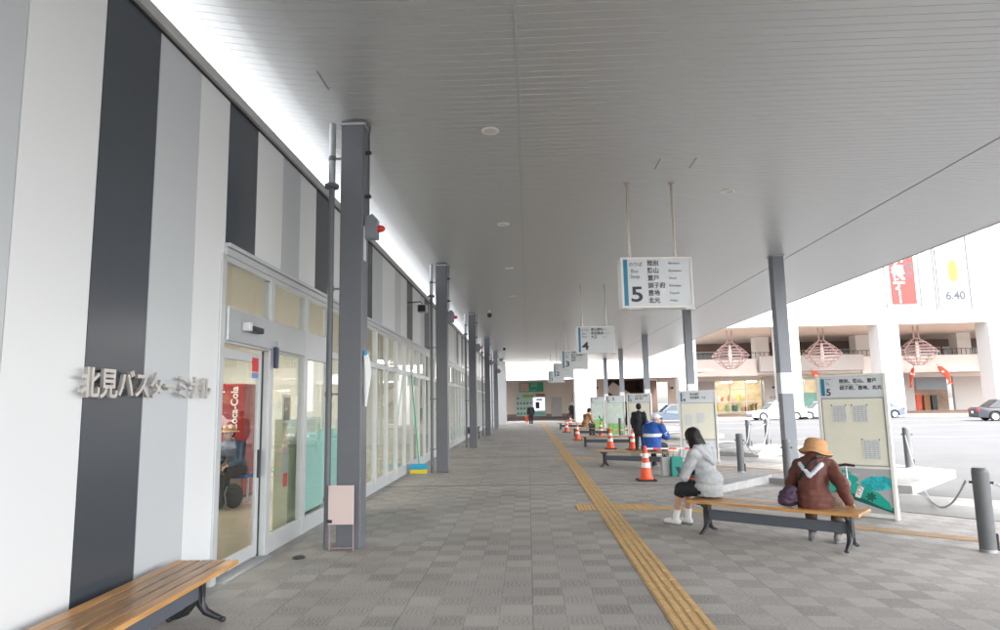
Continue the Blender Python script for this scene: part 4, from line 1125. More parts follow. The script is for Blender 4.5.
# purple shoulder bag with strap
t = thing('shoulder_bag', 'dark purple shoulder bag worn low on the left of the straw hat person', 'bag', tuple(old.location), old.rotation_euler.z)
b = MB(); ellip(b, (-.24, -.11, .535), (.115, .085, .10)); ellip(b, (-.22, -.10, .61), (.085, .06, .07)); ellip(b, (-.26, -.13, .50), (.10, .07, .06))
bag = organic('bag_body', b, M['purple'], t, .009, 3, .012, 14)
ch, nk = Vector(J['chest']), Vector(J['neck'])
pts = [Vector((-.20, -.12, .66)), Vector((-.13, -.13, .74)), Vector((-.05, -.11, .86)), Vector((.03, -.075, .955)), Vector((.09, .01, 1.005)), Vector((.11, .13, .97))]
s2 = MB(); sf = surf(old, 'jacket')
for i, v in enumerate(pts[:-2]): pts[i] = sf(v.x, v.z) - Vector((0, .008, 0))
qs = []
for a, c in zip(pts[:-1], pts[1:]): qs += [a.lerp(c, .0), a.lerp(c, .5)]
for i, v in enumerate(qs[:9]): qs[i] = sf(v.x, v.z) - Vector((0, .008, 0))
qs.append(pts[-1])
for a, c in zip(qs[:-1], qs[1:]): s2.tube([a, a.lerp(c, 1.08)], .015, 8)
part('strap', s2, M['shorts'], t)
# walking stick propped in front of the elderly person
t = thing('walking_stick', 'thin grey walking stick with black grip leaning at the bench end', 'walking stick', (3.73, 8.14, gz(3.7)), R(-36))
part('shaft', MB().tube([(0, 0, .01), (-.05, .10, .86)], .011, 10), M['galv'], t)
part('grip', MB().tube([(-.13, .10, .86), (-.05, .10, .875), (.05, .10, .865)], [.016, .018, .014], 10), M['black'], t)

# man in the blue jacket with white stripe
J = sit(lean=.48, knee=.42, spread=.14)
J['yaw'] = (-.75, 0, 0); J['rwr'] = (.10, .40, .95); J['rel'] = (.26, .26, .72); J['rhd'] = (-.2, .3, 1)
def blue_extra(t, J, P):
    s2 = MB(); ch = J['chest']; pel = J['pelvis']; mid = lerp(pel, ch, .62)
    n = 40; sf = surf(t, 'jacket')
    def ring(z, r):
        c = Vector((mid.x, mid.y + (z - mid.z) * .25, z)); out = []
        for k in range(n):
            d = Vector((math.cos(2 * PI * k / n), math.sin(2 * PI * k / n), 0)); h = sf(0, 0, c + d * .32, -d)
            rr = min((h - c).length, .235); out.append(tuple(c + d * (rr + r)))
        return out
    R0 = [ring(mid.z - .02, -.006), ring(mid.z - .02, .007), ring(mid.z + .05, .007), ring(mid.z + .05, -.006)]
    vs = [v for r in R0 for v in r]
    fs = [(i * n + k, i * n + (k + 1) % n, (i + 1) * n + (k + 1) % n, (i + 1) * n + k) for i in range(3) for k in range(n)]
    s2.add(vs, fs, True)
    part('white_stripe', s2, M['whitecloth'], t)
    for S in 'lr':
        sh, el_ = J[S + 'sh'], J[S + 'el']
        a = lerp(sh, el_, .62); b_ = lerp(sh, el_, .86)
        part('sleeve_stripe', MB().tube([a, b_], [.098, .094], 16, False), M['whitecloth'], t)
    c = MB(); ellip(c, P(0, -.012, .055), (.092, .105, .075), (0, 0, J['yaw'][0])); capsule(c, P(-.035, .09, .045), .014, P(.035, .09, .045), .014); capsule(c, P(0, .12, .04), .02, P(0, .10, .045), .03)
    organic('cap', c, M['whitecloth'], t, .010, 2)
    k = MB(); ellip(k, P(0, -.02, -.01), (.088, .09, .055), (0, 0, J['yaw'][0])); organic('grey_hair', k, M['hairgrey'], t, .012, 2)
figure('man in a bright blue jacket with a white stripe on the second bench', (3.02, 16.95, gz(3.0)), R(-36), J,
       dict(top=M['denim'], bottom=M['shorts'], shoe=M['shorts'], hair=M['hairgrey']), .012, extra=blue_extra, coat=.30, hair='none', sc=1.08, bulk=.045)

# standing person in black with a blue bag
J = stand(.06, 1.60); J['yaw'] = (.2, 0, 0)
figure('person with dark hair standing in a long black coat by board 3', (3.62, 22.3, gz(3.6)), R(-20), J,
       dict(top=M['shorts'], bottom=M['shorts'], shoe=M['shorts']), .014, coat=.45, sc=1.0)
t = thing('shoulder_bag', 'blue bag hanging at the right side of the person in black', 'bag', (3.86, 22.15, gz(3.6) + .62), R(-20))
b = MB(); ellip(b, (0, 0, .2), (.10, .15, .24)); organic('bag_body', b, mat('bag_blue', (.03, .06, .32), .7), t, .014, 3, .01, 9)
part('strap', MB().tube([(0, -.1, .38), (-.08, -.02, .72), (0, .1, .38)], .012, 6), M['shorts'], t)
# person with a white cap behind
J = stand(.0, 1.58)
def wcap(t, J, P):
    c = MB(); ellip(c, P(0, -.01, .045), (.094, .108, .085)); capsule(c, P(0, .11, .05), .02, P(0, .09, .05), .03); organic('cap', c, M['whitecloth'], t, .013, 2)
figure('person in a white cap and navy jacket standing beside the third board', (4.05, 26.6, gz(4)), R(150), J,
       dict(top=mat('navy_cloth', (.02, .03, .07), .8), bottom=M['shorts'], shoe=M['shorts']), .014, extra=wcap)
# person in the camel coat
J = sit(lean=.38, knee=.42, spread=.1); J['pitch'] = (-.3, 0, 0)
figure('person in a camel brown coat hunched on the fourth bench', (2.74, 32.75, gz(2.7)), R(-50), J,
       dict(top=M['camel'], bottom=M['shorts'], shoe=M['shorts']), .015, coat=.25, sc=1.08)
# person walking away
J = stand(.20, 1.60); J['chest'] = (0, .07, 1.18); J['neck'] = (0, .12, 1.31); J['head'] = (0, .19, 1.42); J['lsh'] = (-.17, .06, 1.26); J['rsh'] = (.17, .06, 1.26)
J['lel'] = (-.24, .02, 1.0); J['lwr'] = (-.27, .04, .78)
figure('person in a black coat walking away down the middle of the walkway', (.2, 49.5, 0), R(5), J,
       dict(top=M['shorts'], bottom=M['shorts'], shoe=M['shoe'], hair=M['hairgrey']), .016, coat=.3)
t = thing('carrier_bag', 'orange carrier bag in the left hand of the walking person', 'bag', (-.10, 49.5, .28), 0)
part('bag_body', MB().prismx([(-.06, 0), (.06, 0), (.04, .4), (-.04, .4)], -.14, .12), M['flagred'], t, bevel=.02)
part('handle', MB().tube([(-.06, 0, .4), (0, 0, .5), (.06, 0, .4)], .008, 6), M['flagred'], t)
# cyclist standing with bicycle far away
J = stand(.12, 1.62)
figure('person in a white helmet and dark jacket standing by a bicycle', (4.0, 62.5, .003), R(-30), J,
       dict(top=M['shorts'], bottom=M['shorts'], shoe=M['shoe'], hair=M['whitecloth']), .018)
def bicycle(label, loc, rz):
    t = thing('bicycle', label, 'bicycle', loc, rz)
    for x in (-.52, .52):
        w = part('wheel', MB().tube([(x + .33 * math.cos(a), 0, .34 + .33 * math.sin(a)) for a in [k * PI / 12 for k in range(25)]], .018, 8, False), M['tyre'], t)
        sp = MB()
        for k in range(8): sp.tube([(x, 0, .34), (x + .32 * math.cos(k * PI / 4), 0, .34 + .32 * math.sin(k * PI / 4))], .003, 4)
        part('spokes', sp, M['galv'], w)
    f = MB()
    for a, b_ in (((-.52, 0, .34), (-.15, 0, .30)), ((-.15, 0, .30), (-.28, 0, .78)), ((-.28, 0, .72), (.33, 0, .75)), ((-.15, 0, .30), (.36, 0, .66)), ((.52, 0, .34), (.32, 0, .92)), ((-.52, 0, .34), (-.27, 0, .70))):
        f.tube([a, b_], .017, 8)
    part('bike_frame', f, M['shorts'], t)
    part('saddle', MB().ball((-.29, 0, .82), .09, 8, (1.3, .7, .4)), M['rubber'], t)
    part('handlebar', MB().tube([(.25, -.25, .98), (.34, -.1, .97), (.34, .1, .97), (.25, .25, .98)], .013, 8), M['galv'], t)
    part('front_basket', MB().box(.40, .66, -.15, .15, .68, .90), M['galv'], t)
bicycle('dark bicycle held by the helmeted person near the end wall', (4.45, 62.6, .003), R(10))
# seated person inside the waiting room
J = sit(lean=.3, knee=.40, spread=.12)
def hat2(t, J, P):
    m = MB().lathe([(.17, -.03), (.17, -.02), (.11, 0), (.10, .07), (.06, .09), (.002, .092), (.002, .08), (.09, .05), (.1, -.01), (.17, -.03)], 24)
    c = P(0, -.01, .05); m.v = [(v[0] + c.x, v[1] + c.y, v[2] + c.z) for v in m.v]; part('hat', m, M['tan'], t)
figure('seated person in a beige hat and dark clothes inside the waiting room', (-4.98, 11.45, .06), R(160), J,
       dict(top=mat('indigo_cloth', (.04, .07, .12), .8), bottom=M['shorts'], shoe=M['shorts']), .014, extra=hat2)

# ------------------------------------------------------------------ department store across the road
st = thing('department_store', 'large pale department store with a deep covered ground floor across the road', 'building', (0, 60, 0))
def sp(name, mb, m, label=None, bevel=0., parent=None): return part(name, mb, m, parent or st, label, bevel)
sp('upper_wall', MB().box(14.95, 41.4, 0, 2, 8.15, 26), M['storewhite'])
sp('lower_wall', MB().box(-9, 14.9, .5, 2, 3.75, 12), M['storewhite'])
mb = MB()
for x in (19.5, 25.2, 30.9, 36.6): mb.box(x, x + .05, -.012, .0, 8.3, 26)
for z in (9.6, 12.8, 16.0, 19.2): mb.box(15, 41.3, -.011, 0, z, z + .05)
sp('panel_joint', mb, M['steel2'])
sp('fascia', MB().box(14.95, 60, -.35, 0, 7.95, 8.5), M['storewhite'])
sp('fascia', MB().box(-9, 14.9, .2, .5, 3.68, 4.0), M['storecream'])
sp('soffit', MB().box(14.95, 60, 0, 22, 8.12, 8.149), M['soffittan'])
sp('soffit', MB().box(-9, 17, 2.0, 28, 4.25, 4.4), M['soffittan'])
for x, w, top in ((4.15, 1.9, 4.6), (13.3, 1.6, 12), (22.2, 1.7, 8.0), (30.8, 1.75, 8.0), (40.2, 2.2, 8.0), (50, 2, 8.0)):
    sp('pillar', MB().box(x, x + w, -.6, 1.2, -.1, top), M['storewhite'], bevel=.03)
sp('pillar', MB().box(-3.6, -1.7, -8, -6.4, 0, 4.9), M['storewhite'], bevel=.03)
# end wall behind the walkway
sp('end_wall', MB().box(-9, 9.2, 20, 20.5, 0, 4.25), M['storetan'])
sp('end_wall', MB().box(16.6, 19, 20, 20.5, -.1, 4.25), M['storetan'])
sp('wall_base', MB().box(-9, 9.2, 19.97, 20, 0, .35), M['brick'])
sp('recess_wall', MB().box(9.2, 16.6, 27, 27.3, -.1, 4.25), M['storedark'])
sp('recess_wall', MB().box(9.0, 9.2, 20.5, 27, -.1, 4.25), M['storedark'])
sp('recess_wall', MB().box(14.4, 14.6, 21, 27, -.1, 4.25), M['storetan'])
stair = MB().prismy([(9.4, 3.0), (10.4, 4.0), (14.0, 1.5), (14.0, .4)], 22, 22.3)
sp('stair_parapet', stair, M['storecream'])
sp('stair', MB().prismy([(9.3, 2.6), (9.9, 3.1), (14.2, .3), (14.2, -.1), (13.2, -.1)], 22.3, 25), M['storedark'])
sp('stair_edge', MB().bar((9.3, 21.9, 2.85), (14.0, 21.9, .3), .1, .22), M['gasket'])
dr = sp('door', MB().box(2.75, 4.0, 19.93, 19.97, .02, 2.3), M['storewhite'], 'plain white service door')
sp('handle', MB().box(2.85, 2.9, 19.88, 19.93, 1.0, 1.25), M['galv'], parent=dr)
# second floor deck
sp('deck', MB().box(14.95, 60, 10, 20, 4.15, 4.35), M['storecream'])
for a_, m_ in (((14.95, 23.6, 9.7, 10, 4.0, 5.75), 'storecream'), ((34.2, 46, 9.7, 10, 4.0, 5.75), 'storecream'), ((23.7, 34.1, 9.1, 9.5, 4.35, 5.95), 'storewhite'), ((46.2, 60, 9.1, 9.5, 4.2, 5.95), 'storewhite')): sp('deck_parapet', MB().box(*a_), M[m_], bevel=.04)
rl = MB(); x = 15.0
while x < 60:
    rl.box(x, x + .05, 9.78, 9.83, 5.7, 6.35); x += .45
rl.box(15, 60, 9.77, 9.84, 6.33, 6.39)
sp('railing', rl, M['black'])
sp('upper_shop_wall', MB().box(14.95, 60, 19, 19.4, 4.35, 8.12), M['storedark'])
for k in range(14):
    x = 16 + k * 3.2
    w_ = sp('window', MB().box(x, x + 2.9, 18.92, 19, 4.6, 7.2), [M['brick'], M['storetan'], M['storecream'], M['storedark']][k % 4])
    sp('pane', MB().box(x + .1, x + 2.8, 18.89, 18.915, 4.7, 7.1), M['cartint2'] if k % 3 else M['cartint'], parent=w_)
for x in (24.2, 34.6, 45):
    sp('deck_pillar', MB().box(x, x + 1.4, 11.5, 12.9, 4.35, 8.12), M['storecream'])
# ground floor shops
for a_ in ((19, 21.4, 18, 18.4), (26.8, 28.7, 17.2, 18), (37.6, 41.0, 18, 18.4), (42.4, 43.6, 17.6, 18.4), (48.2, 60, 18, 18.4)): sp('shop_wall', MB().box(*a_, -.1, 4.15), M['storewhite'])
sp('shop_head', MB().box(15, 60, 17.9, 18.5, 3.75, 4.15), M['storecream'])
sp('shop_back', MB().box(21.0, 38, 21.5, 21.6, -.1, 4.15), mat('shop_interior', (.60, .45, .28), .6, var=.35, vs=.8))
sp('shop_floor', MB().box(19, 60, 18, 21.5, -.1, .0), M['cream'])
for x in (21.4, 23.1, 24.9, 26.7, 28.75, 31.6, 34.6, 37.5): sp('shop_frame', MB().box(x, x + .1, 17.95, 18.05, -.1, 3.75), M['alu'])
for z in (1.35, 2.75): sp('shop_frame', MB().box(21.5, 26.7, 17.96, 18.04, z, z + .08), M['alu'])
for x0, x1 in ((21.5, 26.7), (28.85, 37.5)):
    sp('shop_pane', MB().box(x0, x1, 18.0, 18.01, .4 if x0 > 25 else -.05, 3.75), M['glass'])
sp('glass_band', MB().box(28.85, 37.5, 17.9, 17.94, .75, 2.25), M['tealglass'], 'pale teal band of shop glass')
sp('shop_plinth', MB().box(28.85, 37.5, 17.86, 18.05, -.1, .62), M['storecream'])
random.seed(3)
for k in range(13):
    x = 21.8 + k * .38; z = random.choice([.25, .3, 1.45]); h = .35 + random.random() * .5
    c = [M['yellow'], M['paper'], M['flagred'], M['lime'], M['camel'], M['storedark'], M['tealp']][k % 7]
    sp('display_item', MB().box(x, x + .28, 19 + random.random(), 19.6, z, z + h).box(x + .06, x + .2, 19.1, 19.4, z + h, z + h + .12), c)
sp('display_shelf', MB().box(21.6, 26.7, 18.9, 19.9, 1.36, 1.42).box(21.6, 26.7, 18.9, 19.9, .14, .2), M['storecream'])
for x in (22.6, 25.4, 30.4, 35): sp('shop_light', MB().box(x, x + 1.1, 18.8, 19.1, 3.6, 3.68), M['tube'])
sp('awning', MB().prismx([(17.2, 2.9), (18, 3.6), (18, 2.9)], 40.9, 42.35), M['flagred'])
sp('entrance_back', MB().box(40, 49, 20.5, 20.6, -.1, 4.1), mat('entrance_inside', (.55, .38, .28), .6, var=.35, vs=.7))
sp('entrance_sign', MB().box(44.2, 47.6, 18.2, 18.3, 2.3, 3.7), mat('blue_grey', (.25, .30, .36), .5))
for k, (x, z) in enumerate(((43.8, .8), (44.7, .9), (45.6, .85), (46.5, .8))):
    sp('entrance_display', MB().box(x, x + .55, 19.4, 19.8, -.0, z + .9), [M['storedark'], M['flagred'], M['camel'], M['ink']][k])
text('本日営業', M['ink'], st, (27.3, 17.18, 1.75), .36)
sp('wall_mark', MB().lathe([(.14, 0), (.14, .04)], 12, (27.8, 17.15, 2.9), 'y'), M['ink'])
# vertical banners on the white wall
bn = thing('vertical_banner', 'tall red sale banner with white characters high on the department store', 'banner', (33.6, 59.9, 0))
part('cloth', MB().box(-1.05, 1.05, 0, .04, 9.75, 18), mat('banner_red', (.36, .02, .015), .6), bn)
text('お買い得デー', M['reflect'], bn, (0, 0, 0), .01) if False else None
for k, ch in enumerate('ーデ得い買お'):
    text(ch if ch != 'ー' else '｜', M['reflect'], bn, (-.95, -.01, 10.35 + k * 1.12), 1.15, bold=.03)
for k, ch in enumerate('料無'): pass
for k, ch in enumerate('大特価市'):
    text(ch, M['ink'], bn, (.22, -.01, 14.6 - k * .75), .7, bold=.02)
fr = MB()
for x in (-1.5, 1.5, ):
    fr.box(x - .05, x + .05, -.03, .05, 9.3, 18)
fr.box(-1.5, 1.5, -.03, .05, 9.25, 9.35)
part('banner_frame', fr, M['steel2'], bn)
bn = thing('vertical_banner', 'tall white poster with an orange fruit and the numbers 6.40 on the department store', 'banner', (37.9, 59.9, 0))
part('cloth', MB().box(-1.3, 1.3, 0, .04, 9.45, 18), mat('poster_cloth', (.30, .30, .29), .7), bn)
mb = MB(); mb.add([(.1 + .42 * math.cos(a), -.01, 12.6 + 1.0 * math.sin(a)) for a in [k * PI / 12 for k in range(24)]], [tuple(range(24))]); part('fruit', mb, mat('fruit_orange', (.30, .13, .02), .6), bn)
mb = MB()
for cx, c2 in ((-.8, 14.4), (.5, 14.8), (-.3, 15.6)): mb.add([(cx + .5 * math.cos(a), -.012, c2 + .4 * math.sin(a)) for a in [k * PI / 6 for k in range(12)]], [tuple(range(12))])
part('green_blot', mb, mat('mint', (.12, .30, .18), .6), bn)
text('6.40', M['ink'], bn, (-.75, -.01, 10.35), 1.0, bold=.03)
part('banner_frame', MB().box(-1.55, -1.45, -.03, .05, 9.1, 18).box(1.45, 1.55, -.03, .05, 9.1, 18).box(-1.45, 1.45, -.03, .05, 9.1, 9.2), M['steel2'], bn)
# pendant lanterns
def lantern(label, x):
    t = thing('pendant_lantern', label, 'lantern', (x, 63.5, 0), 0, 'wire lanterns hanging from the store soffit')
    lev = [(6.95, .25), (6.6, .75), (6.25, 1.15), (5.95, 1.45), (5.68, 1.68), (5.4, 1.45), (5.05, 1.15), (4.75, .8), (4.5, .45)]
    n = 8; P = lambda z, r, k: (r * math.cos(2 * PI * (k + .5) / n), r * math.sin(2 * PI * (k + .5) / n), z)
    for z, r in lev:
        rg = MB()
        for k in range(n): rg.bar(P(z, r, k), P(z, r, k + 1), .07, .07)
        part('ring', rg, M['chand'], t)
    rb = MB()
    for k in range(n):
        for (z, r), (z2, r2) in zip(lev[:-1], lev[1:]): rb.bar(P(z, r, k), P(z2, r2, k), .06, .06)
    part('ribs', rb, M['chand'], t)
    part('core', MB().lathe([(.10, 5.0), (.14, 5.4), (.14, 6.0), (.1, 6.7)], 12), M['storetan'], t)
    for dx in (-.22, .22): part('rod', MB().box(dx - .05, dx + .05, -.05, .05, 6.9, 8.12), M['chand'], t)
    return t
l0 = lantern('pink wire lantern hanging left of the nearest right column', 19.1)
copy_tree(l0, (27.6, 63.5, 0), 0, 'pink wire lantern hanging between the column and board 5')
copy_tree(l0, (36.3, 63.5, 0), 0, 'pink wire lantern hanging rightmost, past the white pillar')
# red fish-shaped streamers
def streamer(label, loc, rz, ln=1.6):
    t = thing('fish_streamer', label, 'streamer', loc, rz, 'red cloth streamers under the deck')
    mb = MB().tube([(0, 0, 0), (.15 * ln, 0, -.12 * ln), (.45 * ln, 0, -.42 * ln), (.62 * ln, 0, -.78 * ln), (.66 * ln, 0, -1.0 * ln)], [.10, .26, .30, .20, .06], 10)
    mb.v = [(v[0], v[1] * .5, v[2]) for v in mb.v]
    part('cloth', mb, M['flagred'], t)
    part('tail', MB().prismy([(.60 * ln, -.95 * ln), (.72 * ln, -.95 * ln), (.95 * ln, -1.2 * ln), (.72 * ln, -1.12 * ln), (.5 * ln, -1.22 * ln)], -.03, .03), M['flagred'], t)
    part('eye_patch', MB().prismy([(.16 * ln, -.26 * ln), (.3 * ln, -.26 * ln), (.3 * ln, -.4 * ln), (.16 * ln, -.4 * ln)], -.16, .16), M['reflect'], t)
    part('cord', MB().tube([(0, 0, 0), (-.05, 0, .3)], .02, 6), M['black'], t)
for lab, loc, rz, ln in (('red fish streamer left of the nearest right column', (25.4, 68.5, 4.25), R(10), 1.3), ('red fish streamer right of the nearest right column', (28.6, 68.5, 4.3), R(0), 1.4),
        ('red fish streamer under the deck over the store entrance', (38.6, 68.5, 4.4), R(80), 1.6), ('long red fish streamer slanting down at the far right', (41.0, 68.5, 4.5), R(0), 1.5)):
    streamer(lab, loc, rz, ln)
# notice boards on the end wall
gb = thing('green_signboard', 'green signboard with a pale square map on the end wall of the walkway', 'signboard', (0, 79.95, 0))
part('board_face', MB().box(-1.0, 1.85, -.06, 0, 2.95, 4.08), M['green'], gb)
part('pale_square', MB().box(-.9, .15, -.07, -.061, 3.05, 4.0), mat('pale_pink', (.72, .50, .44), .6, var=.15, vs=5), gb)
text('北海道\n北見市', M['reflect'], gb, (.35, -.065, 3.75), .26)
text('KITAMI', M['reflect'], gb, (.35, -.065, 3.12), .2)
gb = thing('poster_board', 'wide board of green maps and posters below the green signboard', 'notice board', (0, 79.95, 0))
part('board_face', MB().box(-1.4, 2.1, -.08, 0, .12, 2.75), M['mapmix'], gb)
part('green_strip', MB().box(-.6, .75, -.09, -.081, 2.3, 2.66), M['lime'], gb)
part('brown_strip', MB().box(.95, 2.0, -.09, -.081, 2.4, 2.72), M['camel'], gb)
pl = part('screen_panel', MB().box(.6, 2.0, -.10, -.081, .75, 2.3), M['screen'], gb)
part('screen_picture', MB().box(.9, 1.35, -.105, -.101, 1.0, 1.75), M['ink'], gb)
part('screen_caption', MB().box(1.0, 1.7, -.105, -.101, 1.95, 2.12), M['ink'], gb)
part('teal_strip', MB().box(.6, 2.0, -.09, -.081, .2, .6), M['tealglass'], gb)
mb = MB()
random.seed(5)
for k in range(16):
    x = -1.3 + (k % 5) * .38; z = .3 + (k // 5) * .6; mb.box(x, x + .22, -.09, -.082, z, z + .25)
part('print', mb, M['tealp'], gb)
# conical frame of poles (snow guard) by the wall
t = thing('conical_pole_frame', 'slim cone of bare poles standing against the end wall right of the white door', 'pole frame', (5.6, 78.9, 0))
for k in range(7):
    a = k * 2 * PI / 7; part('pole', MB().tube([(1.05 * math.cos(a), .6 * math.sin(a), .0), (.03 * math.cos(a), .02 * math.sin(a), 3.7)], .025, 6), M['storedark'], t)
part('binding', MB().lathe([(.12, 3.3), (.12, 3.42)], 8), M['brown'], t)
# camera on end walls
for x, z, lab in ((17.0, 3.1, 'small black security camera on the tan wall past the stair'), (8.2, 3.3, 'small black security camera on the end wall above the camel coat')):
    t = thing('wall_camera', lab, 'camera', (x, 79.9, z)); part('camera_body', MB().box(-.12, .12, -.3, 0, -.12, .12), M['black'], t, bevel=.03); part('camera_lens', MB().lathe([(.07, -.33), (.07, -.3)], 10, (0, 0, 0), 'y'), M['rubber'], t)
# neighbour building
nb = thing('brick_building', 'pinkish brown building with pale windows beyond the department store', 'building', (41.5, 64, 0))
part('wall', MB().box(0, 22, 0, 10, 8.6, 24), M['brick'], nb)
for k in range(2):
    for j in range(4):
        x = .9 + k * 3.4; z = 9.8 + j * 3.6
        w_ = part('window', MB().box(x, x + 2.6, -.06, .0, z, z + 2.3), M['storecream'], nb)
        part('pane', MB().box(x + .12, x + 2.48, -.075, -.061, z + .12, z + 2.18), M['cartint2'], w_)
# distant low block left of the walkway end
nb = thing('white_annex', 'blank white building closing the view left of the walkway end', 'building', (-5, 0, 0))
part('wall', MB().box(-14, 2.9, 58, 66, 0, 7), M['storewhite'], nb)
part('parapet_cap', MB().box(-14.1, 3.0, 57.9, 66.1, 7, 7.2), M['storecream'], nb)
# potted shrubs by the store
def shrub(label, loc, h):
    t = thing('potted_shrub', label, 'shrub', loc, 0, 'shrubs by the store')
    part('pot', MB().lathe([(.22, 0), (.30, .42), (.26, .42), (.24, .36)], 16), M['storecream'], t)
    part('trunk', MB().tube([(0, 0, .3), (.02, 0, h * .7)], [.04, .02], 8), M['brown'], t)
    mb = MB()
    for k in range(420):
        a = random.random() * 2 * PI; ph = math.acos(2 * random.random() - 1); r = (.35 + .65 * random.random()) * (.40 + .1 * math.sin(3 * a))
        c = Vector((r * math.sin(ph) * math.cos(a), r * math.sin(ph) * math.sin(a), h * .62 + r * 1.5 * math.cos(ph)))
        u = Vector((random.uniform(-1, 1), random.uniform(-1, 1), random.uniform(-1, 1))).normalized() * .07; v = u.cross(Vector((random.uniform(-1, 1), .3, 1))).normalized() * .04
        mb.add([c - u, c + v, c + u, c - v], [(0, 1, 2, 3)])
    part('crown', mb, M['leaf'], t)
shrub('small potted shrub left of the notice by the store entrance', (42.6, 62.2, -.01), 1.3)
shrub('taller potted shrub nearer the dark car', (44.3, 62.2, -.01), 1.7)
t = thing('notice_sign', 'white notice board standing on the sidewalk behind the dark car', 'sign', (45.6, 62.6, -.01))
part('sign_face', MB().box(-1.2, 1.6, -.04, .04, .9, 2.4), M['reflect'], t)
text('ご案内', M['signblue'], t, (-.3, -.045, 1.9), .5)
for x in (-1.0, 1.4): part('post', MB().box(x - .04, x + .04, -.03, .03, 0, .9), M['galv'], t)

# ------------------------------------------------------------------ cars
def car(label, loc, rz, paint, glass, L=4.5, taxi=False, H=1.46, lights='lampred'):
    t = thing('parked_car', label, 'car', loc, rz)
    hw = .85; g = .20; wr = .315; fx, rx = L * .31, -L * .29   # +x is the front
    def arch(cx):
        return [(cx + (wr + .05) * math.cos(a), .315 + (wr + .05) * math.sin(a)) for a in [PI * k / 8 for k in range(9)]]
    lo = [(-L / 2, .34), (-L / 2 + .02, .25), (rx - wr - .05, g)] + arch(rx)[::-1] + [(rx + wr + .05, g), (fx - wr - .05, g)] + arch(fx)[::-1] + [(fx + wr + .05, g), (L / 2 - .04, .24), (L / 2, .36), (L / 2 - .01, .56), (L / 2 - .10, .68), (L * .22, .86), (L * .20, .90), (-L * .34, .95), (-L / 2 + .08, .92), (-L / 2, .80)]
    k = len(lo); vs = []; fs = []
    ws = [(-1, .93), (-.97, 1.0), (.97, 1.0), (1, .93)]
    for w_, shr in ((-1, .0), (1, .0)):
        for x, z in lo:
            tum = 1 - max(0, (z - .55)) * .10 - (abs(x) / (L / 2)) ** 6 * .10
            vs.append((x, w_ * hw * tum, z))
    fs = [tuple(range(k)), tuple(range(k, 2 * k))[::-1]] + [((i + 1) % k, i, k + i, k + (i + 1) % k) for i in range(k)]
    b = MB().add(vs, fs)
    part('body', b, paint, t, bevel=.025)
    # greenhouse
    cab = [(-L * .36, .94), (-L * .22, H - .04), (-L * .16, H), (L * .04, H), (L * .085, H - .03), (L * .225, .88)]
    def y_of(z): return hw * (.95 - (z - .9) * .30)
    k = len(cab); vs = [(x, -y_of(z), z) for x, z in cab] + [(x, y_of(z), z) for x, z in cab]
    part('cabin', MB().add(vs, [tuple(range(k)), tuple(range(k, 2 * k))[::-1]] + [((i + 1) % k, i, k + i, k + (i + 1) % k) for i in range(k)]), paint, t, bevel=.02)
    for s_ in (-1, 1):
        for a in ([(-L * .30, .98), (-L * .205, H - .09), (-L * .07, H - .07), (-L * .07, .97)], [(-L * .055, .97), (-L * .055, H - .07), (L * .045, H - .07), (L * .155, .97)]):
            part('side_window', MB().add([(x, s_ * (y_of(z) + .006), z) for x, z in a], [(0, 1, 2, 3)]), glass, t)
        part('door_line', MB().box(-L * .064, -L * .061, s_ * hw * .985 - .004, s_ * hw * .985 + .004, .32, .9), M['ink'], t)
        part('mirror', MB().ball((L * .15, s_ * (hw + .06), .98), .09, 8, (.6, 1, .7)), paint, t)
        part('headlight', MB().box(L / 2 - .16, L / 2 - .02, s_ * .62 - .14, s_ * .62 + .14, .56, .70), M['signwhite'], t, bevel=.02)
        part('tail_light', MB().box(-L / 2 - .01, -L / 2 + .12, s_ * .62 - .18, s_ * .62 + .16, .66, .84), M[lights], t, bevel=.02)
        for cx in (fx, rx):
            w = part('wheel', MB().lathe([(.20, -.10), (wr - .02, -.10), (wr, -.07), (wr, .07), (wr - .02, .10), (.20, .10)], 24, (cx, s_ * (hw - .12), wr), 'y'), M['tyre'], t)
            part('rim', MB().lathe([(.01, -.005), (.12, .0), (.205, .02), (.205, -.02), (.01, -.02)] if s_ > 0 else [(.01, .005), (.12, 0), (.205, -.02), (.205, .02), (.01, .02)], 20, (cx, s_ * (hw - .01), wr), 'y'), M['rim'], w)
    for (x0, z0, x1, z1) in ((L * .222, .90, L * .095, H - .06), (-L * .352, .965, -L * .228, H - .07)):
        w0, w1 = y_of(z0) - .10, y_of(z1) - .10; o = .012 if x0 > 0 else -.012
        part('windscreen', MB().add([(x0 + o, -w0, z0 + .01), (x0 + o, w0, z0 + .01), (x1 + o, w1, z1 + .01), (x1 + o, -w1, z1 + .01)], [(0, 1, 2, 3)]), glass, t)
    part('bumper', MB().box(-L / 2 - .03, -L / 2 + .1, -hw * .85, hw * .85, .34, .50).box(L / 2 - .12, L / 2 + .02, -hw * .8, hw * .8, .30, .46), paint if not taxi else M['galv'], t, bevel=.02)
    part('number_plate', MB().box(-L / 2 - .045, -L / 2 - .03, -.17, .17, .52, .68), M['reflect'], t)
    if taxi: part('roof_lamp', MB().box(-.05, .10, -.16, .16, H, H + .13), M['signwhite'], t, bevel=.03)
    return t
car('white taxi sedan parked across the road behind the nearest right column', (20.9, 57.8, -.15), R(183), M['carwhite'], M['cartint2'], 4.6, True)
car('dark grey car with red tail lamps at the right edge of the photo', (33.0, 47.4, -.15), R(-12), M['cardark'], M['cartint'], 4.7)
car('silver blue car between boards 3 and 4', (12.0, 56.5, -.15), R(178), M['carsilver'], M['cartint'], 4.6)
car('small silver car half hidden right of board 5', (29.3, 58.3, -.15), R(178), M['carsilver'], M['cartint'], 4.2)
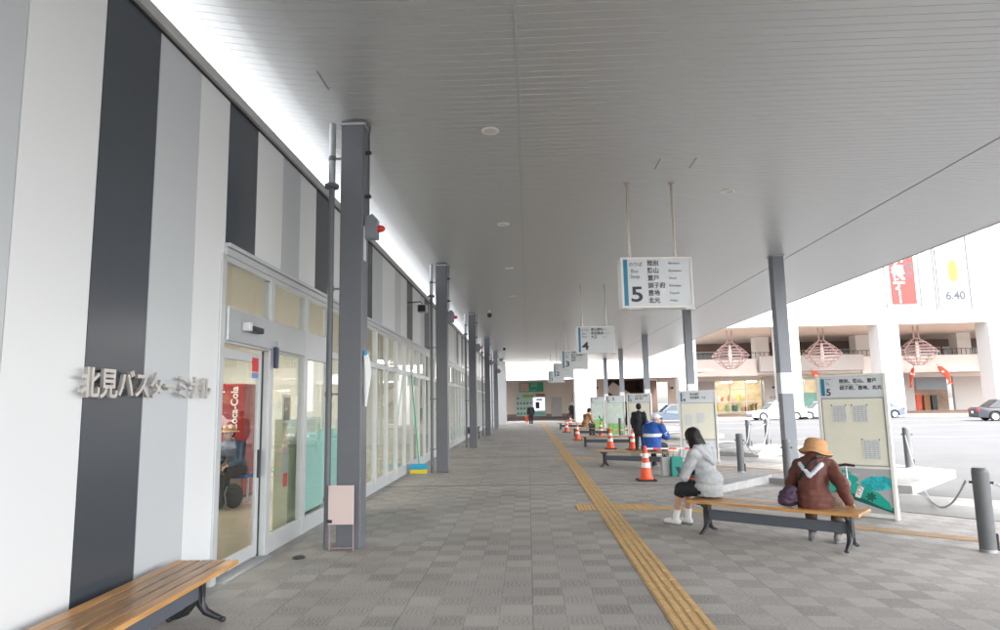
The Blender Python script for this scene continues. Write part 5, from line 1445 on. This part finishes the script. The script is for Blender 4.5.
car('white car tail beyond the taxi near the shop window', (24.9, 58.4, -.15), R(180), M['carwhite'], M['cartint2'], 4.3)


# ------------------------------------------------------------------ sky, sun, camera
w = bpy.data.worlds.new('World'); scn.world = w; w.use_nodes = True
nt = w.node_tree; bg = nt.nodes['Background']
sky = nt.nodes.new('ShaderNodeTexSky'); sky.sky_type = 'NISHITA'; sky.sun_disc = False
az = R(140)  # direction of the sun, clockwise from +Y
el = R(52)
sky.sun_elevation = el; sky.sun_rotation = az; sky.dust_density = 3; sky.air_density = 1.0; sky.ozone_density = 1
hs = nt.nodes.new('ShaderNodeHueSaturation'); hs.inputs['Saturation'].default_value = .30; hs.inputs['Value'].default_value = 1.0
nt.links.new(sky.outputs[0], hs.inputs['Color']); nt.links.new(hs.outputs[0], bg.inputs['Color'])
bg.inputs['Strength'].default_value = .15
sd = bpy.data.lights.new('sun', 'SUN'); sd.energy = 1.2; sd.angle = R(14); sd.color = (1, .985, .96)
so = bpy.data.objects.new('sun', sd); COL.objects.link(so)
dirv = Vector((math.sin(az) * math.cos(el), math.cos(az) * math.cos(el), math.sin(el)))
so.rotation_euler = dirv.to_track_quat('Z', 'Y').to_euler()
so.location = dirv * 50

cam = bpy.data.cameras.new('camera'); co = bpy.data.objects.new('camera', cam); COL.objects.link(co)
f_ = 667.0; hzx, hzy = 28.0, -88.5
dY = Vector((hzx, hzy, -f_)).normalized()
s = -.0185
Yv = (dY.z * f_) / (dY.x * s + dY.y)
up = Vector((s * Yv, Yv, -f_)).normalized()
if up.y < 0: up = -up
dX = dY.cross(up)
Rm = Matrix((dX, dY, up))
co.matrix_world = Matrix.Translation((0, 0, 1.6)) @ Rm.to_4x4()
cam.sensor_width = 36; cam.lens = f_ / 1000 * 36; cam.clip_end = 2000; cam.clip_start = .05
scn.camera = co
scn.view_settings.view_transform = 'Standard'; scn.view_settings.look = 'None'
scn.view_settings.exposure = 2.97; scn.view_settings.gamma = 1
scn.render.engine = 'CYCLES'
scn.cycles.use_denoising = True
scn.cycles.max_bounces = 9; scn.cycles.diffuse_bounces = 5; scn.cycles.glossy_bounces = 4; scn.cycles.transparent_max_bounces = 12
scn.cycles.sample_clamp_indirect = 8
